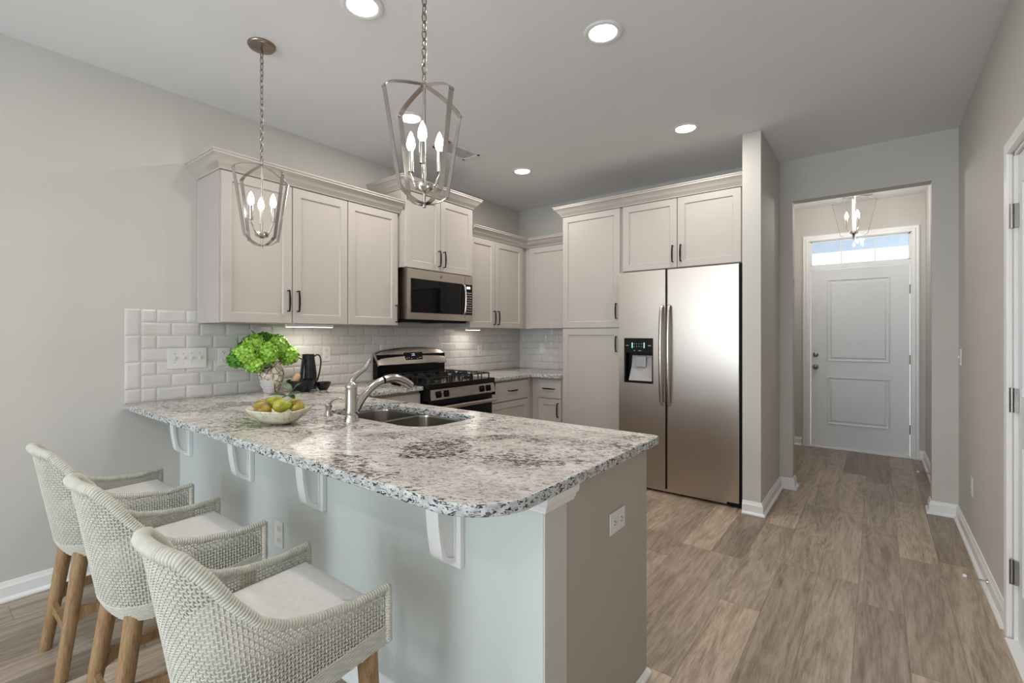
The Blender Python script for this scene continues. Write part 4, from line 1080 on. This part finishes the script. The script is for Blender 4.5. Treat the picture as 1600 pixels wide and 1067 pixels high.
PE = [((-.082, .004, .072), (1.35, .3, 2.9), 'pearred', 'russet pear at the far left of the stone bowl'),
      ((-.050, -.046, .066), (1.40, 0, -1.3), 'pearred', 'brown-blushed pear at the front left of the stone bowl'),
      ((-.030, .032, .086), (1.3, .2, -1.0), 'pear', 'green pear at the back centre of the stone bowl'),
      ((.022, -.034, .084), (1.50, 0, 2.15), 'pear', 'large green pear lying across the front centre of the stone bowl'),
      ((.080, -.006, .076), (1.3, .2, -1.9), 'pearred', 'russet pear at the far right of the stone bowl'),
      ((.050, .042, .076), (1.5, 0, .6), 'pear', 'green pear partly hidden under the leaves at the back')]
RB = Matrix.Rotation(math.atan2(.621, .784), 3, 'Z')
for i, (o, e, mt, lab) in enumerate(PE):
    p = pear(mt, lab); p.location = Vector((BX, BY, CT))+RB @ Vector(o); p.rotation_euler = e; p.scale = (.9, .9, .9)
r = empty('leafy_sprig', (BX, BY, CT+.12), 'sprig of dark green leaves resting on top of the pears', 'leaves')
sp0 = Vector((BX, BY, CT))
MB().tube([sp0+RB @ Vector(q) for q in ((.01, 0, .115), (.04, .005, .125), (.055, .01, .150))], .002, 6).build('twig', 'stem', r)
for q, d, ln, wd in (((.03, 0, .12), (-1, -.1, .30), .075, .018), ((.05, .01, .14), (-.75, .1, .85), .065, .017), ((.055, .01, .145), (.5, 0, .75), .045, .014), ((.05, 0, .13), (.9, -.3, .35), .050, .015), ((.045, 0, .125), (.6, -.6, -.05), .045, .012)):
    m = MB(); leaf_mesh(m, sp0+RB @ Vector(q), RB @ Vector(d), (0, -.3, 1), ln, wd); m.build('leaf', 'leaf', r)
# ================================================================== WOVEN BAR STOOLS
def stool():
    r = empty('bar_stool', (0, 0, 0), '', 'bar stool', 'woven bar stools along the peninsula')
    YT, Y0, WF, WB = .222, -.045, .197, .186
    def plan(t, z):
        """t 0..1 along the U, z height"""
        f = max(0, min(1, (z-.44)/.42)); d = .135+.075*f; wb = WB-.012*f
        if z < .50: k = (.50-z)/.06; d -= .022*k*k; wb -= .012*k*k
        a = .27; s = -1 if t < .5 else 1; tt = t if t < .5 else 1-t
        if tt < a: q = tt/a; return Vector((s*(WF+(wb-WF)*q), YT+(Y0-YT)*q, z))
        th = (tt-a)/(.5-a)*PI/2; n = 2.35
        return Vector((s*wb*math.cos(th)**(2/n) if th < PI/2-1e-6 else 0, Y0-d*math.sin(th)**(2/n), z))
    K = 800; tb = [i/K for i in range(K+1)]; pp = [plan(t, .62) for t in tb]; acc = [0]
    for a, b in zip(pp, pp[1:]): acc.append(acc[-1]+(b-a).length)
    TL = acc[-1]
    import bisect
    def T_(u):
        x = u*TL; i = min(K-1, max(0, bisect.bisect(acc, x)-1)); return (i+(x-acc[i])/max(1e-9, acc[i+1]-acc[i]))/K
    RIM = [(.23, .648), (.13, .640), (.025, .650), (-.05, .668), (-.10, .695), (-.15, .752), (-.19, .812), (-.225, .852), (-.258, .868)]
    def rim(t):
        z = .7
        for _ in range(4):
            y = plan(t, z).y; 
            for (a, za), (b, zb) in zip(RIM, RIM[1:]):
                if a >= y >= b: f = (a-y)/(a-b); f = f; z = za+(zb-za)*f; break
            else: z = RIM[0][1] if y > RIM[0][0] else RIM[-1][1]
        return z
    def bot(t):
        y = plan(t, .5).y; f = max(0, min(1, (y+.18)/.40)); return .442+.058*f
    def nrm(t, z):
        e = .004; a = plan(max(0, t-e), z); b = plan(min(1, t+e), z); d = (b-a).normalized(); return Vector((-d.y, d.x, 0))*-1
    NV = 124; dz = .0093; NH = 48; amp = .0026
    us = [(i+.5)/NV for i in range(NV)]; ts = [T_(u) for u in us]; rz = [rim(t) for t in ts]; bz = [bot(t) for t in ts]
    zs = [.442+dz*k for k in range(NH)]
    def ribbon(m, pts, ns, wd, th):
        """flat four-sided strand; ns = surface normals"""
        L_ = []
        for i, (p, n) in enumerate(zip(pts, ns)):
            t = (pts[min(i+1, len(pts)-1)]-pts[max(i-1, 0)]).normalized(); s = t.cross(n).normalized()
            L_.append([p+s*wd, p+n*th, p-s*wd, p-n*th])
        m.loops(L_)
    m = MB()
    for i, t in enumerate(ts):
        P = [plan(t, bz[i])]; Q = [nrm(t, bz[i])]
        for k, z in enumerate(zs):
            if bz[i]+.002 < z < rz[i]-.004:
                n = nrm(t, z); sgn = 1 if (i+k) % 2 else -1; P.append(plan(t, z)+n*amp*sgn); Q.append(n)
        P.append(plan(t, rz[i])); Q.append(Q[-1])
        ribbon(m, P, Q, .0025, .0017)
    for k, z in enumerate(zs):
        run = []
        for i, t in enumerate(ts+[None]):
            ok = t is not None and bz[i] <= z+.002 and z < rz[i]-.003
            if ok: run.append(i)
            if (not ok) and run:
                if len(run) > 2:
                    ribbon(m, [plan(ts[j], z)-nrm(ts[j], z)*amp*(1 if (j+k) % 2 else -1) for j in run], [nrm(ts[j], z) for j in run], .0025, .0017)
                run = []
    m.build('woven_shell', 'rope', r, 60)
    # solid layer of denser twill round the bottom edge
    m = MB()
    for k in range(9):
        L2 = []
        for j in range(101):
            t = T_(j/100); z = bot(t)+.004+k*.0055; n = nrm(t, z); L2.append(plan(t, z)+n*(.0022+.0012*math.sin(j*1.9+k*2.1)))
        m.tube(L2, .0030, 5)
    m.build('lower_band', 'rope', r, 60)
    # wrapped rim: up the left arm tip, round the back, down the right tip
    path = []
    for j in range(15): path.append(Vector((-WF, YT+.001, .505+(rim(0)-.505)*j/14)))
    for j in range(1, 400):
        t = T_(j/400); path.append(plan(t, rim(t)))
    for j in range(15): path.append(Vector((WF, YT+.001, rim(1)+(.505-rim(1))*j/14)))
    # resample densely
    ac = [0]
    for a, b in zip(path, path[1:]): ac.append(ac[-1]+(b-a).length)
    tot = ac[-1]; n = int(tot/.0017); dense = []; j = 0
    for i in range(n+1):
        x = tot*i/n
        while j < len(ac)-2 and ac[j+1] < x: j += 1
        dense.append(path[j].lerp(path[j+1], (x-ac[j])/max(1e-9, ac[j+1]-ac[j])))
    for _ in range(12): dense = [dense[0]]+[(a+b*2+c)/4 for a, b, c in zip(dense, dense[1:], dense[2:])]+[dense[-1]]
    def rr(f):
        x = f*tot; zc = dense[min(len(dense)-1, int(f*n))].z
        b_ = .0095+.0065*max(0, min(1, (zc-.66)/.18)); return b_-.0008+.0024*abs(math.sin(PI*x/.0072))
    MB().tube(dense, rr, 10).build('wrapped_rim', 'rope', r, 60)
    # cushion
    def outline(ins, z, lev=.60):
        o = []
        for j in range(41):
            t = T_(j/40); p = plan(t, lev); n = nrm(t, lev); q = p-n*(.014+ins); o.append(Vector((q.x, min(q.y, YT-.012-ins), z)))
        return o
    if (plan(.5, .6)-nrm(.5, .6)*.1).y < plan(.5, .6).y:      # normals must point outward
        pass
    m = MB().loops([outline(i, z) for i, z in ((.004, .530), (0, .536), (0, .596), (.003, .604), (.010, .610), (.03, .614), (.07, .617))])
    m.build('seat_cushion', 'linen', r, 50)
    o = outline(.004, .5, .495)
    m = MB().loops([[Vector((p.x, p.y, z)) for p in o] for z in (.492, .529)]); m.build('seat_base', 'linen', r, 30)
    # woven apron across the front
    m = MB()
    for i in range(40):
        x = -.186+i*.372/39; ribbon(m, [Vector((x, YT-.006+.002*(1 if (i+k) % 2 else -1), .492+k*.0093)) for k in range(9)], [Vector((0, 1, 0))]*9, .0031, .0016)
    for k in range(9):
        ribbon(m, [Vector((-.186+i*.372/39, YT-.006-.002*(1 if (i+k) % 2 else -1), .492+k*.0093)) for i in range(40)], [Vector((0, 1, 0))]*40, .0031, .0016)
    m.build('front_apron', 'rope', r, 60)
    # legs
    F = {}
    for s in (-1, 1):
        for nm, top, foot in (('b', (s*.118, -.128, .492), (s*.150, -.198, .0005)), ('f', (s*.168, .178, .492), (s*.186, .200, .0005))):
            a, b = Vector(top), Vector(foot); F[(s, nm)] = (a, b)
            MB().tube([a, a.lerp(b, .5), a.lerp(b, .985), b], lambda f: .0265-.0085*f-(.003 if f > .99 else 0), 18).build('leg', 'oak', r)
    def on(s, nm, z): a, b = F[(s, nm)]; return a.lerp(b, (a.z-z)/(a.z-b.z))
    def rail(A, B, z, hh):
        """flat rail whose ends flare where they meet the legs"""
        d = B-A; hd_ = Vector((d.x, d.y, 0)).normalized(); sd = Vector((-hd_.y, hd_.x, 0)); L_ = []
        for k in range(17):
            t = k/16; e = abs(2*t-1); fl = .028*max(0, (e-.55)/.45)**2
            c = A+d*t; L_.append([c+sd*.009+Vector((0, 0, hh/2+fl*.55)), c-sd*.009+Vector((0, 0, hh/2+fl*.55)), c-sd*.009-Vector((0, 0, hh/2+fl)), c+sd*.009-Vector((0, 0, hh/2+fl))])
        MB().loops(L_).build('stretcher', 'oak', r, 30)
    rail(on(-1, 'b', .175), on(1, 'b', .175), .175, .034)
    rail(on(-1, 'f', .205), on(1, 'f', .205), .205, .034)
    for s in (-1, 1): rail(on(s, 'b', .235), on(s, 'f', .235), .235, .034)
    return r
s1 = stool()
for i, (x, lab) in enumerate(((.807, 'woven rope bar stool farthest from the camera, nearest the left wall'), (1.478, 'middle woven rope bar stool of the row at the peninsula'), (2.158, 'woven rope bar stool nearest the camera, cut off by the bottom edge'))):
    if i == 0: s1.location = (x, -4.050, 0); s1['label'] = lab
    else: dup(s1, (x, -4.050, 0), None, lab)
